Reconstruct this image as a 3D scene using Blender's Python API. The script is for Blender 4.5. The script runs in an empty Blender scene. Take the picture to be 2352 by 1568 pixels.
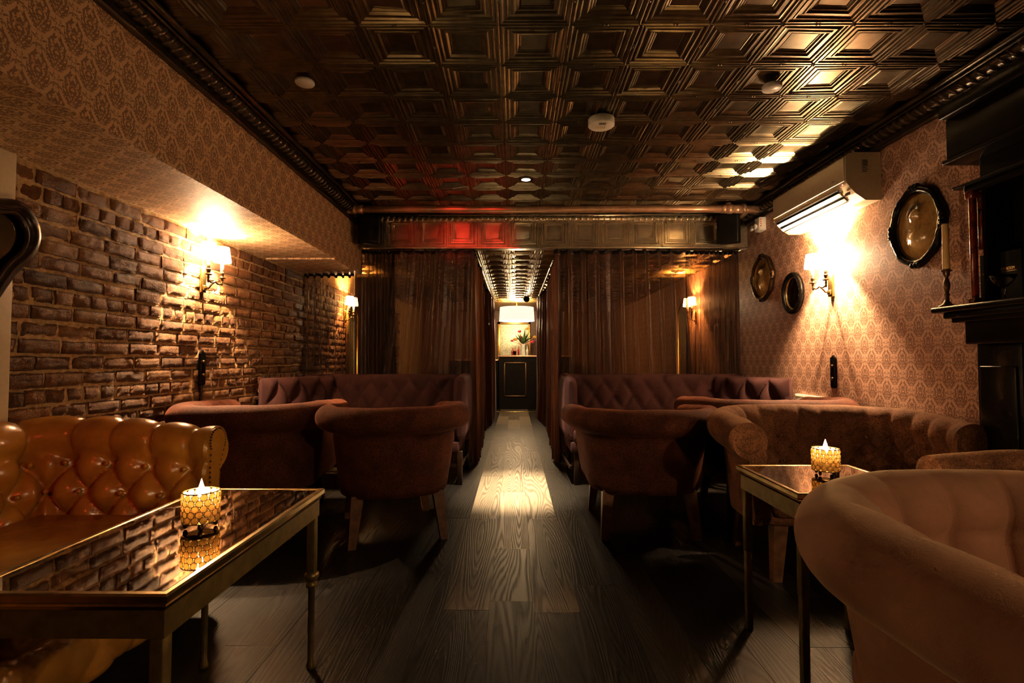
import bpy, bmesh, math, random
from mathutils import Vector, Matrix, noise
random.seed(7)
PI = math.pi
sin, cos = math.sin, math.cos
S = bpy.context.scene
COL = S.collection

# ------------------------------------------------------------------ camera
F = 1185.0
HC = 1.05
PITCH = math.atan(41 / F)
YAW = 6 / F
cd = bpy.data.cameras.new('camera')
cam = bpy.data.objects.new('camera', cd)
COL.objects.link(cam)
cam.location = (0, 0, HC)
cam.rotation_euler = (PI / 2 + PITCH, 0, YAW)
cd.sensor_width = 36
cd.lens = 36 * F / 2352
cd.clip_start = 0.02
S.camera = cam
RM = Matrix.Rotation(YAW, 3, 'Z') @ Matrix.Rotation(PITCH, 3, 'X')

def ray(px, py):
    return RM @ Vector(((px - 1176) / F, 1, -(py - 784) / F))
def at(px, py, axis, val):
    d = ray(px, py)
    o = Vector((0, 0, HC))
    t = (val - o[axis]) / d[axis]
    return o + d * t

# ------------------------------------------------------------------ room numbers
XL = -2.147      # brick wall
XR = 2.32        # papered wall
XS = -1.56       # face of the soffit
ZS = 1.925       # underside of the soffit
ZC = 2.50        # ceiling
ZB = 2.165       # low ceiling behind the beam
YB = 5.10        # beam face
YE = 12.0        # far end
Y0 = -1.3        # wall behind the camera

# ------------------------------------------------------------------ materials
def nt(name):
    m = bpy.data.materials.new(name)
    m.use_nodes = True
    t = m.node_tree
    b = t.nodes['Principled BSDF']
    return m, t, b
def N(t, kind, **kw):
    n = t.nodes.new(kind)
    for k, v in kw.items():
        setattr(n, k, v)
    return n
def L(t, a, b):
    t.links.new(a, b)
def math_n(t, op, a, b=None, c=None, clamp=False):
    n = N(t, 'ShaderNodeMath', operation=op)
    n.use_clamp = clamp
    for i, v in enumerate((a, b, c)):
        if v is None:
            continue
        if isinstance(v, (int, float)):
            n.inputs[i].default_value = v
        else:
            L(t, v, n.inputs[i])
    return n.outputs[0]
def mixc(t, fac, a, b, blend='MIX'):
    n = N(t, 'ShaderNodeMix', data_type='RGBA', blend_type=blend)
    for i, v in ((0, fac), (6, a), (7, b)):
        if isinstance(v, (int, float)):
            n.inputs[i].default_value = v
        elif isinstance(v, (tuple, list)):
            n.inputs[i].default_value = (v[0], v[1], v[2], 1)
        else:
            L(t, v, n.inputs[i])
    return n.outputs[2]
def tex(t, vec, scale, detail=3, rough=.55, out='Fac'):
    n = N(t, 'ShaderNodeTexNoise')
    n.inputs['Scale'].default_value = scale
    n.inputs['Detail'].default_value = detail
    n.inputs['Roughness'].default_value = rough
    if vec is not None:
        L(t, vec, n.inputs['Vector'])
    return n.outputs[out]
def objc(t):
    return N(t, 'ShaderNodeTexCoord').outputs['Object']
def scaled(t, vec, s):
    n = N(t, 'ShaderNodeMapping')
    n.inputs['Scale'].default_value = s
    L(t, vec, n.inputs['Vector'])
    return n.outputs[0]
def ramp(t, fac, stops):
    n = N(t, 'ShaderNodeValToRGB')
    e = n.color_ramp.elements
    while len(e) < len(stops):
        e.new(.5)
    for i, (p, c) in enumerate(stops):
        e[i].position = p
        e[i].color = (c[0], c[1], c[2], 1)
    L(t, fac, n.inputs[0])
    return n.outputs[0]
def bump(t, b, h, strength=.3, dist=.01):
    n = N(t, 'ShaderNodeBump')
    n.inputs['Strength'].default_value = strength
    n.inputs['Distance'].default_value = dist
    L(t, h, n.inputs['Height'])
    L(t, n.outputs[0], b.inputs['Normal'])

def plain(name, col, rough=.5, metal=0.0, vary=.25, nscale=30, bs=0.0, coat=0.0, spec=.5):
    m, t, b = nt(name)
    n = tex(t, objc(t), nscale, 4)
    c = ramp(t, n, [(.3, tuple(x * (1 - vary) for x in col)), (.7, tuple(min(1, x * (1 + vary)) for x in col))])
    L(t, c, b.inputs['Base Color'])
    b.inputs['Roughness'].default_value = rough
    b.inputs['Metallic'].default_value = metal
    b.inputs['Specular IOR Level'].default_value = spec
    b.inputs['Coat Weight'].default_value = coat
    b.inputs['Coat Roughness'].default_value = .12
    if bs:
        bump(t, b, n, bs, .004)
    return m

def velvet(name, col, weave=True, sheen=.6):
    m, t, b = nt(name)
    o = objc(t)
    k = .42 if weave else .14
    n = math_n(t, 'ADD', math_n(t, 'MULTIPLY', tex(t, o, 9 if weave else 5, 4), 1 - k), math_n(t, 'MULTIPLY', tex(t, o, 75, 4, .7), k))
    c = ramp(t, n, [(.36, tuple(x * (.5 if weave else .78) for x in col)), (.64, tuple(x * (1.6 if weave else 1.2) for x in col))])
    h = tex(t, o, 260, 2)
    if weave:
        w = N(t, 'ShaderNodeTexVoronoi')
        w.inputs['Scale'].default_value = 210
        L(t, scaled(t, o, (1, 1, .55)), w.inputs['Vector'])
        c = mixc(t, math_n(t, 'MULTIPLY', w.outputs['Distance'], .95, clamp=True), c, tuple(x * .22 for x in col))
        h = math_n(t, 'SUBTRACT', h, w.outputs['Distance'])
    L(t, c, b.inputs['Base Color'])
    b.inputs['Roughness'].default_value = .85
    b.inputs['Specular IOR Level'].default_value = .2
    b.inputs['Sheen Weight'].default_value = sheen
    b.inputs['Sheen Roughness'].default_value = .35
    b.inputs['Sheen Tint'].default_value = (min(1, col[0] * 5), min(1, col[1] * 5), min(1, col[2] * 5), 1)
    bump(t, b, h, .25, .003)
    return m

def damask(name, ua, va, paper, ink):
    m, t, b = nt(name)
    o = objc(t)
    sp = N(t, 'ShaderNodeSeparateXYZ')
    L(t, o, sp.inputs[0])
    u, v = sp.outputs[ua], sp.outputs[va]
    W, H = .132, .19
    vals = []
    for k in (0, 1):
        cu = math_n(t, 'SUBTRACT', math_n(t, 'FRACT', math_n(t, 'ADD', math_n(t, 'DIVIDE', u, W), 50 + .5 * k)), .5)
        cv = math_n(t, 'SUBTRACT', math_n(t, 'FRACT', math_n(t, 'ADD', math_n(t, 'DIVIDE', v, H), 50 + .5 * k)), .5)
        x = math_n(t, 'MULTIPLY', math_n(t, 'ABSOLUTE', cu), W)
        y = math_n(t, 'MULTIPLY', cv, H)
        r = math_n(t, 'SQRT', math_n(t, 'ADD', math_n(t, 'POWER', math_n(t, 'DIVIDE', x, .042), 2),
                                     math_n(t, 'POWER', math_n(t, 'DIVIDE', y, .060), 2)))
        cb = N(t, 'ShaderNodeCombineXYZ')
        L(t, x, cb.inputs[0]); L(t, y, cb.inputs[1])
        nz = tex(t, cb.outputs[0], 105, 2, .55)
        th = math_n(t, 'ARCTAN2', x, math_n(t, 'ADD', y, .048))
        rings = math_n(t, 'MULTIPLY', math_n(t, 'SINE', math_n(t, 'ADD', math_n(t, 'ADD', math_n(t, 'MULTIPLY', th, 11), math_n(t, 'MULTIPLY', r, 9)), math_n(t, 'MULTIPLY', nz, 7))), .10)
        inside = math_n(t, 'SUBTRACT', 1.0, r)
        env = math_n(t, 'MULTIPLY', math_n(t, 'MINIMUM', math_n(t, 'MULTIPLY', inside, 3), .14), 1.0)
        vals.append(math_n(t, 'ADD', math_n(t, 'ADD', nz, rings), env))
        # a dense leaf border outside the flower
        leaf = math_n(t, 'SUBTRACT', .12, math_n(t, 'ABSOLUTE', math_n(t, 'SUBTRACT', r, 1.40)))
        leaf = math_n(t, 'ADD', math_n(t, 'MULTIPLY', leaf, 1.3), math_n(t, 'SUBTRACT', nz, -.0))
        vals.append(math_n(t, 'SUBTRACT', leaf, .02))
    a = math_n(t, 'MAXIMUM', math_n(t, 'MAXIMUM', vals[0], vals[2]), math_n(t, 'MAXIMUM', vals[1], vals[3]))
    mask = math_n(t, 'MULTIPLY', math_n(t, 'SUBTRACT', a, .585), 22, clamp=True)
    grain = tex(t, o, 300, 2)
    c = mixc(t, mask, paper, ink)
    blot = tex(t, o, 2.2, 3)
    c = mixc(t, math_n(t, 'MULTIPLY', blot, .35), c, tuple(x * .55 for x in paper))
    L(t, c, b.inputs['Base Color'])
    b.inputs['Roughness'].default_value = .55
    b.inputs['Specular IOR Level'].default_value = .35
    bump(t, b, math_n(t, 'ADD', math_n(t, 'MULTIPLY', mask, .5), grain), .12, .002)
    return m

def glow(name, col, strength, base=(.8, .7, .55)):
    m, t, b = nt(name)
    n = tex(t, objc(t), 60, 2)
    c = mixc(t, math_n(t, 'MULTIPLY', n, .2), col, tuple(x * .8 for x in col))
    b.inputs['Base Color'].default_value = (*base, 1)
    L(t, c, b.inputs['Emission Color'])
    b.inputs['Emission Strength'].default_value = strength
    return m

def sheer(name, col, clear, tint):
    m, t, b = nt(name)
    o = objc(t)
    out = t.nodes['Material Output']
    n = tex(t, scaled(t, o, (12, 12, .8)), 3, 3)
    c = ramp(t, n, [(.3, tuple(x * .6 for x in col)), (.75, tuple(x * 1.35 for x in col))])
    L(t, c, b.inputs['Base Color'])
    b.inputs['Roughness'].default_value = .42
    b.inputs['Sheen Weight'].default_value = .3
    tr = N(t, 'ShaderNodeBsdfTransparent')
    tr.inputs[0].default_value = (*tint, 1)
    tl = N(t, 'ShaderNodeBsdfTranslucent')
    L(t, c, tl.inputs[0])
    m1 = N(t, 'ShaderNodeMixShader')
    m1.inputs[0].default_value = .35
    L(t, b.outputs[0], m1.inputs[1]); L(t, tl.outputs[0], m1.inputs[2])
    m2 = N(t, 'ShaderNodeMixShader')
    m2.inputs[0].default_value = clear
    L(t, m1.outputs[0], m2.inputs[1]); L(t, tr.outputs[0], m2.inputs[2])
    L(t, m2.outputs[0], out.inputs[0])
    return m

M = {}
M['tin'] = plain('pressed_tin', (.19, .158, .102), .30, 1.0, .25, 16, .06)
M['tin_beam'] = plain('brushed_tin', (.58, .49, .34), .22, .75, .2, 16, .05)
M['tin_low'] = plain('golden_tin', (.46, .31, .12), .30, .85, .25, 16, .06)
M['tin_dark'] = plain('dark_moulding', (.085, .06, .038), .28, .6, .25, 20, .15)
M['paper_wall'] = damask('damask_wall_paper', 1, 2, (.74, .44, .31), (.24, .11, .07))
M['paper_soffit'] = damask('damask_soffit_paper', 1, 2, (.80, .50, .27), (.24, .125, .065))
M['paper_under'] = damask('damask_under_paper', 1, 0, (.80, .50, .27), (.24, .125, .065))
M['paper_rear'] = damask('damask_rear_paper', 0, 2, (.46, .28, .17), (.16, .075, .045))
M['velvet_rust'] = velvet('rust_velvet', (.115, .034, .017), True, .25)
M['velvet_brown'] = velvet('brown_velvet', (.27, .115, .058), True, .4)
M['velvet_rose'] = velvet('rose_brown_velvet', (.33, .155, .088), False, .5)
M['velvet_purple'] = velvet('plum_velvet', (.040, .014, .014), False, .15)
M['leather'] = plain('tan_leather', (.44, .205, .030), .27, 0, .18, 14, .12, .25)
M['wood'] = plain('worn_leg_wood', (.17, .075, .03), .4, 0, .45, 25, .1)
M['wood_dark'] = plain('dark_stained_wood', (.020, .010, .006), .28, 0, .3, 20, .05, .1, .3)
M['black'] = plain('black_lacquer', (.006, .005, .0045), .25, 0, .3, 12, .04, .0, .12)
M['black_matt'] = plain('matt_black_plastic', (.008, .007, .0065), .5, 0, .2, 40, 0, 0, .2)
M['brass'] = plain('aged_brass', (.50, .36, .15), .25, 1, .25, 24, .08)
M['brass_dull'] = plain('dull_brass_paint', (.24, .175, .06), .42, .7, .25, 30, .1)
M['bronze'] = plain('dark_bronze', (.10, .06, .03), .35, .9, .3, 40)
M['gilt'] = plain('gilt', (.65, .42, .14), .3, .9, .25, 40, .1)
M['white'] = plain('cream_plastic', (.62, .50, .34), .45, 0, .06, 50)
M['white2'] = plain('white_plastic', (.8, .76, .68), .4, 0, .05, 50)
M['grey'] = plain('grey_print', (.16, .14, .11), .5, 0, .1, 50)
M['copper'] = plain('copper_painted_pipe', (.50, .30, .18), .33, .6, .25, 12, .1)
M['oxblood'] = plain('oxblood_marble', (.12, .012, .006), .2, 0, .8, 26, 0, .4)
M['wax'] = plain('ivory_wax', (.72, .48, .20), .5, 0, .08, 20)
M['candle_tube'] = plain('ivory_sleeve', (.85, .72, .5), .5, 0, .05, 20)
M['green'] = plain('leaf_green', (.05, .12, .03), .5, 0, .5, 30)
M['petal_gold'] = plain('yellow_petals', (.75, .40, .06), .6, 0, .3, 40)
M['petal_pink'] = plain('pink_petals', (.7, .05, .12), .6, 0, .3, 40)
M['amber'] = plain('amber_glass', (.45, .16, .03), .1, 0, .3, 20)
M['redglass'] = plain('red_glass', (.35, .02, .03), .1, 0, .3, 20)
M['clearish'] = plain('pale_bottle_glass', (.6, .6, .5), .08, 0, .2, 20)
M['shade_glow'] = glow('lit_shade', (1.0, .68, .38), 42)
M['drum_glow'] = glow('lit_drum_shade', (1.0, .88, .72), .36)
M['bulb'] = glow('lit_bulb', (1.0, .75, .45), 30)
M['flame'] = glow('candle_flame', (1.0, .70, .32), 160)
M['lens'] = glow('downlight_lens', (1.0, .80, .55), 5)
M['red_led'] = glow('red_led', (1, .05, .05), 6, (.5, .02, .02))
M['red_mark'] = plain('red_print', (.7, .04, .03), .5, 0, .1, 30)
M['sheer'] = sheer('brown_sheer_cloth', (.052, .021, .011), .22, (1.0, .66, .36))
M['sheer_open'] = sheer('open_sheer_cloth', (.065, .028, .014), .36, (1.0, .70, .40))
M['sheer_dense'] = sheer('gathered_sheer_cloth', (.040, .016, .009), .10, (1.0, .6, .3))
M['sheer_far'] = sheer('corridor_cloth', (.16, .055, .025), .05, (1.0, .6, .3))

def mirror(name, col, rough, spots):
    m, t, b = nt(name)
    n = tex(t, objc(t), spots, 6, .7)
    c = ramp(t, n, [(.32, tuple(x * .25 for x in col)), (.55, col)])
    L(t, c, b.inputs['Base Color'])
    b.inputs['Metallic'].default_value = 1
    b.inputs['Roughness'].default_value = rough
    return m
M['table_mirror'] = mirror('smoked_mirror', (.62, .54, .42), .025, 5)
M['antique_mirror'] = mirror('antique_mirror', (.36, .36, .26), .34, 26)
M['dark_mirror'] = mirror('dark_mirror', (.10, .08, .06), .08, 4)
def picture_mat():
    m, t, b = nt('sepia_portrait')
    o = objc(t)
    n = math_n(t, 'ADD', math_n(t, 'MULTIPLY', tex(t, o, 22, 4), .22), math_n(t, 'MULTIPLY', N(t, 'ShaderNodeAttribute', attribute_name='tint').outputs['Fac'], .80))
    c = ramp(t, n, [(.34, (.07, .030, .009)), (.5, (.46, .26, .075)), (.68, (.85, .58, .24))])
    L(t, c, b.inputs['Base Color'])
    b.inputs['Roughness'].default_value = .22
    b.inputs['Coat Weight'].default_value = .4
    b.inputs['Coat Roughness'].default_value = .04
    return m
M['portrait'] = picture_mat()
def glass_mat(name, col, rough=.02):
    m, t, b = nt(name)
    n = tex(t, objc(t), 50, 3)
    L(t, mixc(t, n, col, tuple(x * .85 for x in col)), b.inputs['Base Color'])
    b.inputs['Transmission Weight'].default_value = 1
    b.inputs['Roughness'].default_value = rough
    return m
M['glass'] = glass_mat('clear_glass', (.95, .95, .9))
def crystal_mat():
    m, t, b = nt('amber_crystal')
    out = t.nodes['Material Output']
    n = tex(t, objc(t), 160, 3)
    c = ramp(t, n, [(.35, (.9, .55, .18)), (.7, (1.0, .84, .52))])
    tl = N(t, 'ShaderNodeBsdfTranslucent')
    L(t, c, tl.inputs[0])
    L(t, c, b.inputs['Base Color'])
    b.inputs['Roughness'].default_value = .1
    m1 = N(t, 'ShaderNodeMixShader')
    m1.inputs[0].default_value = .75
    L(t, b.outputs[0], m1.inputs[1]); L(t, tl.outputs[0], m1.inputs[2])
    L(t, m1.outputs[0], out.inputs[0])
    return m
M['crystal'] = crystal_mat()

def brick_mat():
    m, t, b = nt('old_brick')
    o = objc(t)
    at_ = N(t, 'ShaderNodeAttribute', attribute_name='tint')
    n1 = tex(t, o, 22, 5, .65)
    c = ramp(t, at_.outputs['Fac'], [(0, (.095, .034, .011)), (.5, (.24, .095, .029)), (1, (.40, .19, .06))])
    c = mixc(t, math_n(t, 'MULTIPLY', n1, .9), c, (.05, .024, .013))
    dust = math_n(t, 'MULTIPLY', math_n(t, 'SUBTRACT', tex(t, o, 7, 5, .7), .52), 3.0, clamp=True)
    c = mixc(t, math_n(t, 'MULTIPLY', dust, .22), c, (.40, .24, .10))
    L(t, c, b.inputs['Base Color'])
    b.inputs['Roughness'].default_value = .72
    b.inputs['Specular IOR Level'].default_value = .4
    bump(t, b, math_n(t, 'ADD', tex(t, o, 110, 5, .75), n1), .9, .010)
    return m
M['brick'] = brick_mat()
M['mortar'] = plain('old_mortar', (.42, .27, .13), .8, 0, .4, 45, .6)

def floor_mat():
    m, t, b = nt('brushed_oak_planks')
    uv = N(t, 'ShaderNodeUVMap', uv_map='plank').outputs[0]
    a = N(t, 'ShaderNodeAttribute', attribute_name='tint').outputs['Fac']
    sp = N(t, 'ShaderNodeSeparateXYZ'); L(t, uv, sp.inputs[0])
    x, y = sp.outputs[0], sp.outputs[1]
    sh = math_n(t, 'MULTIPLY', a, 37.0)
    cb = N(t, 'ShaderNodeCombineXYZ')
    L(t, math_n(t, 'MULTIPLY', x, 1.0), cb.inputs[0])
    L(t, math_n(t, 'MULTIPLY', y, .065), cb.inputs[1]); L(t, sh, cb.inputs[2])
    f = tex(t, cb.outputs[0], 6, 1.2, .4)                # cathedral figure
    rings = math_n(t, 'SINE', math_n(t, 'MULTIPLY', f, 250))
    cb2 = N(t, 'ShaderNodeCombineXYZ')
    L(t, x, cb2.inputs[0]); L(t, math_n(t, 'MULTIPLY', y, .035), cb2.inputs[1]); L(t, sh, cb2.inputs[2])
    fine = tex(t, cb2.outputs[0], 150, 3, .6)
    g = math_n(t, 'ADD', math_n(t, 'MULTIPLY', math_n(t, 'ADD', rings, 1), .27), math_n(t, 'MULTIPLY', fine, .72))
    g = math_n(t, 'MULTIPLY', math_n(t, 'SUBTRACT', g, .28), 1.9, clamp=True)
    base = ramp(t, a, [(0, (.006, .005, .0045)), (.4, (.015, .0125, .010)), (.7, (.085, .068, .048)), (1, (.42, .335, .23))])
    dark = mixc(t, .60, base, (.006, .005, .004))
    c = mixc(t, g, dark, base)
    L(t, c, b.inputs['Base Color'])
    L(t, math_n(t, 'SUBTRACT', .52, math_n(t, 'MULTIPLY', g, .14)), b.inputs['Roughness'])
    b.inputs['Specular IOR Level'].default_value = .22
    bump(t, b, g, .22, .0015)
    return m
M['floor'] = floor_mat()

# ------------------------------------------------------------------ mesh building
class MB:
    def __init__(s):
        s.v, s.f, s.m, s.sm = [], [], [], []
        s.attr = None
    def add(s, vs, fs, mi=0, smooth=False):
        o = len(s.v)
        s.v.extend(tuple(p) for p in vs)
        for f in fs:
            s.f.append(tuple(i + o for i in f))
            s.m.append(mi); s.sm.append(smooth)
        return o
    def box(s, a, b, mi=0, bev=0.0, seg=2, mat=None):
        bm = bmesh.new()
        bmesh.ops.create_cube(bm, size=1)
        c = [(a[i] + b[i]) / 2 for i in range(3)]
        d = [abs(b[i] - a[i]) for i in range(3)]
        for v in bm.verts:
            v.co = Vector((c[0] + v.co.x * d[0], c[1] + v.co.y * d[1], c[2] + v.co.z * d[2]))
        if bev:
            bmesh.ops.bevel(bm, geom=list(bm.edges), offset=min(bev, min(d) * .49), segments=seg, profile=.5, affect='EDGES')
        s.bm(bm, mi, bev > 0, mat)
        return s
    def bm(s, bm, mi=0, smooth=False, mat=None):
        bm.verts.index_update()
        s.add([(mat @ v.co if mat else v.co) for v in bm.verts], [[v.index for v in f.verts] for f in bm.faces], mi, smooth)
        bm.free()
    def grid(s, fn, nu, nv, mi=0, smooth=True, wrap_u=False, wrap_v=False, flip=False):
        vs = [fn(i, j) for i in range(nu) for j in range(nv)]
        fs = []
        for i in range(nu if wrap_u else nu - 1):
            for j in range(nv if wrap_v else nv - 1):
                i2, j2 = (i + 1) % nu, (j + 1) % nv
                q = (i * nv + j, i2 * nv + j, i2 * nv + j2, i * nv + j2)
                fs.append(q[::-1] if flip else q)
        return s.add(vs, fs, mi, smooth)
    def lathe(s, prof, c=(0, 0, 0), n=24, mi=0, mat=None, smooth=True, cap=True):
        vs = []
        for r, z in prof:
            for k in range(n):
                a = 2 * PI * k / n
                p = Vector((c[0] + r * cos(a), c[1] + r * sin(a), c[2] + z))
                vs.append(mat @ p if mat else p)
        fs = [(j * n + k, j * n + (k + 1) % n, (j + 1) * n + (k + 1) % n, (j + 1) * n + k) for j in range(len(prof) - 1) for k in range(n)]
        if cap:
            if prof[0][0] > 1e-5: fs.append(tuple(range(n))[::-1])
            if prof[-1][0] > 1e-5: fs.append(tuple(range((len(prof) - 1) * n, len(prof) * n)))
        s.add(vs, fs, mi, smooth)
        return s
    def tube(s, pts, r, n=10, mi=0, closed=False, cap=True):
        pts = [Vector(p) for p in pts]
        m = len(pts)
        rr = r if isinstance(r, (list, tuple)) else [r] * m
        vs, up = [], None
        for i in range(m):
            if closed:
                d = pts[(i + 1) % m] - pts[i - 1]
            else:
                d = pts[min(i + 1, m - 1)] - pts[max(i - 1, 0)]
            d.normalize()
            if up is None:
                up = Vector((0, 0, 1)) if abs(d.z) < .9 else Vector((1, 0, 0))
            a = d.cross(up).normalized()
            up = a.cross(d).normalized()
            for k in range(n):
                t = 2 * PI * k / n
                vs.append(pts[i] + (a * cos(t) + up * sin(t)) * rr[i])
        fs = []
        for i in range(m if closed else m - 1):
            for k in range(n):
                i2, k2 = (i + 1) % m, (k + 1) % n
                fs.append((i * n + k, i * n + k2, i2 * n + k2, i2 * n + k))
        if cap and not closed:
            fs.append(tuple(range(n))); fs.append(tuple(range((m - 1) * n, m * n))[::-1])
        s.add(vs, fs, mi, True)
        return s
    def ball(s, c, r, mi=0, nu=14, nv=9, mat=None):
        r = r if isinstance(r, (list, tuple)) else (r, r, r)
        def fn(i, j):
            a, b = 2 * PI * i / nu, PI * j / (nv - 1) - PI / 2
            p = Vector((c[0] + r[0] * cos(b) * cos(a), c[1] + r[1] * cos(b) * sin(a), c[2] + r[2] * sin(b)))
            return mat @ p if mat else p
        s.grid(fn, nu, nv, mi, True, wrap_u=True)
        return s
    def prism(s, poly, z0, z1, axis=2, mi=0, smooth=False):
        # poly: 2D outline in the two other axes; extruded along axis
        def P(p, h):
            return {0: (h, p[0], p[1]), 1: (p[0], h, p[1]), 2: (p[0], p[1], h)}[axis]
        n = len(poly)
        vs = [P(p, z0) for p in poly] + [P(p, z1) for p in poly]
        fs = [(i, (i + 1) % n, n + (i + 1) % n, n + i) for i in range(n)]
        o = s.add(vs, fs, mi, smooth)
        s.add([P(p, z0) for p in poly], [tuple(range(n))[::-1]], mi)
        s.add([P(p, z1) for p in poly], [tuple(range(n))], mi)
        return s
    def taper(s, p0, p1, a0, a1, mi=0, rot=0.0):
        # square leg from p0 (top, half width a0) to p1 (bottom, half width a1)
        vs = []
        for p, a in ((p0, a0), (p1, a1)):
            for sx, sy in ((-1, -1), (1, -1), (1, 1), (-1, 1)):
                x, y = sx * a, sy * a
                vs.append((p[0] + x * cos(rot) - y * sin(rot), p[1] + x * sin(rot) + y * cos(rot), p[2]))
        s.add(vs, [(0, 1, 2, 3), (7, 6, 5, 4), (0, 4, 5, 1), (1, 5, 6, 2), (2, 6, 7, 3), (3, 7, 4, 0)], mi)
        return s
    def build(s, name, mats, parent=None, fix=True):
        me = bpy.data.meshes.new(name)
        me.from_pydata(s.v, [], s.f)
        if not isinstance(mats, (list, tuple)):
            mats = [mats]
        for m in mats:
            me.materials.append(M[m] if isinstance(m, str) else m)
        me.polygons.foreach_set('material_index', s.m)
        me.polygons.foreach_set('use_smooth', s.sm)
        if s.attr:
            a = me.attributes.new('tint', 'FLOAT', 'POINT')
            a.data.foreach_set('value', s.attr)
        me.update()
        if fix:
            bm = bmesh.new(); bm.from_mesh(me)
            bmesh.ops.recalc_face_normals(bm, faces=bm.faces)
            bm.to_mesh(me); bm.free()
        o = bpy.data.objects.new(name, me)
        COL.objects.link(o)
        if parent:
            o.parent = parent
        return o

def tag(o, label, cat, group=None, kind=None):
    o['label'] = label; o['category'] = cat
    if group: o['group'] = group
    if kind: o['kind'] = kind
    return o
def thing(name, label, cat, loc=(0, 0, 0), rz=0.0, group=None):
    o = bpy.data.objects.new(name, None)
    COL.objects.link(o)
    o.location = loc; o.rotation_euler = (0, 0, rz)
    o.empty_display_size = .1
    return tag(o, label, cat, group)
def struct(name, mb, mats, label=None):
    o = mb.build(name, mats)
    o['kind'] = 'structure'
    if label: o['label'] = label
    return o
def copy_tree(o, parent=None):
    c = o.copy(); COL.objects.link(c)
    if parent is not None: c.parent = parent
    for ch in list(o.children):
        copy_tree(ch, c)
    return c
def light(name, kind, loc, energy, col, size=.02, rot=None, **kw):
    d = bpy.data.lights.new(name, kind)
    d.energy = energy; d.color = col
    if kind in ('POINT', 'SPOT'): d.shadow_soft_size = size
    for k, v in kw.items(): setattr(d, k, v)
    o = bpy.data.objects.new(name, d)
    COL.objects.link(o)
    o.location = loc
    if rot: o.rotation_euler = rot
    return o
def aim(o, target):
    o.rotation_euler = (Vector(target) - o.location).to_track_quat('-Z', 'Y').to_euler()
WARM = (1.0, .64, .33)

# ------------------------------------------------------------------ setting: pressed tin
TS = .305
RINGS = [(d, h * .6) for d, h in [(0, -.007), (.006, -.014), (.012, -.014), (.019, -.004), (.024, -.004), (.029, -.010), (.034, -.010), (.041, 0),
         (.052, .0), (.058, -.007), (.063, -.007), (.072, .006), (.077, .006), (.086, .016), (.091, .014), (.095, .018)]]
def tin_tiles(mb, xs, ys, put, clip):
    """nested-square tiles; put(u, v, h) maps a tile point to the room"""
    for u0 in xs:
        for v0 in ys:
            ru, rv = random.uniform(-.0025, .0025), random.uniform(-.0025, .0025)
            vs, fs = [], []
            for d, h in RINGS:
                w = .5 if d > .03 else 0
                for su, sv in ((0, 0), (1, 0), (1, 1), (0, 1)):
                    u = u0 + (TS - d if su else d); v = v0 + (TS - d if sv else d)
                    hh = h + (w * 2) * (ru * (su * 2 - 1) + rv * (sv * 2 - 1))
                    vs.append(put(*clip(u, v), hh))
            n = len(RINGS)
            for k in range(n - 1):
                for q in range(4):
                    q2 = (q + 1) % 4
                    fs.append((k * 4 + q, k * 4 + q2, (k + 1) * 4 + q2, (k + 1) * 4 + q))
            # gently domed centre panel
            b0 = (n - 1) * 4
            fs.append((b0, b0 + 1, b0 + 2, b0 + 3))
            mb.add(vs, fs, 0, False)
            # pairs of small beads where the ridges meet half way
            for bu, bv in ((TS / 2, 0), (0, TS / 2), (0, 0)):
                for s_ in (-1, 1):
                    cu = u0 + bu + (s_ * .007 if bv == 0 else 0)
                    cv = v0 + bv + (s_ * .007 if bu == 0 else 0)
                    r = .0065
                    pts = [put(*clip(cu + a, cv + b_), h) for a, b_, h in ((r, 0, -.010), (0, r, -.010), (-r, 0, -.010), (0, -r, -.010), (0, 0, -.017))]
                    mb.add(pts, [(0, 1, 4), (1, 2, 4), (2, 3, 4), (3, 0, 4)], 0, True)
X0T = .24
Y0T = 3.094
mb = MB()
xs = [X0T + TS * k for k in range(-6, 7)]
ys = [Y0T + TS * k for k in range(-14, 7)]
tin_tiles(mb, xs, ys, lambda u, v, h: (u, v, ZC + h), lambda u, v: (min(u, XR), min(v, YB + .02)))
struct('ceiling', mb, 'tin', 'dark bronze pressed tin ceiling of nested square tiles')
mb = MB()
ys = [YB + TS * k for k in range(0, 16)]
xs = [X0T + TS * k for k in range(-8, 7)]
tin_tiles(mb, xs, ys, lambda u, v, h: (u, v, ZB + h), lambda u, v: (max(XL, min(u, XR)), v))
mb.box((XL, YB + .02, ZB + .03), (XR, YE, ZB + .08))
mb.box((XL, YB + TS * 16, ZB + .004), (XR, YE, ZB + .05))
struct('ceiling_low', mb, 'tin_low', 'lower pressed tin ceiling running over the corridor')
# beam face
mb = MB()
xs = [X0T + TS * k for k in range(-6, 6)]
tin_tiles(mb, xs, [ZB], lambda u, v, h: (u, YB + h * 1.9, v), lambda u, v: (u, v))
mb.box((XS, YB + .015, ZB - .012), (XR, YB + .10, ZC))
mb.box((XS + .02, YB - .022, ZB - .016), (X0T + TS * 6, YB + .02, ZB + .004), 0, .004)
struct('trim_1', mb, 'tin_beam', 'row of square tin tiles on the beam above the curtains')
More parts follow.
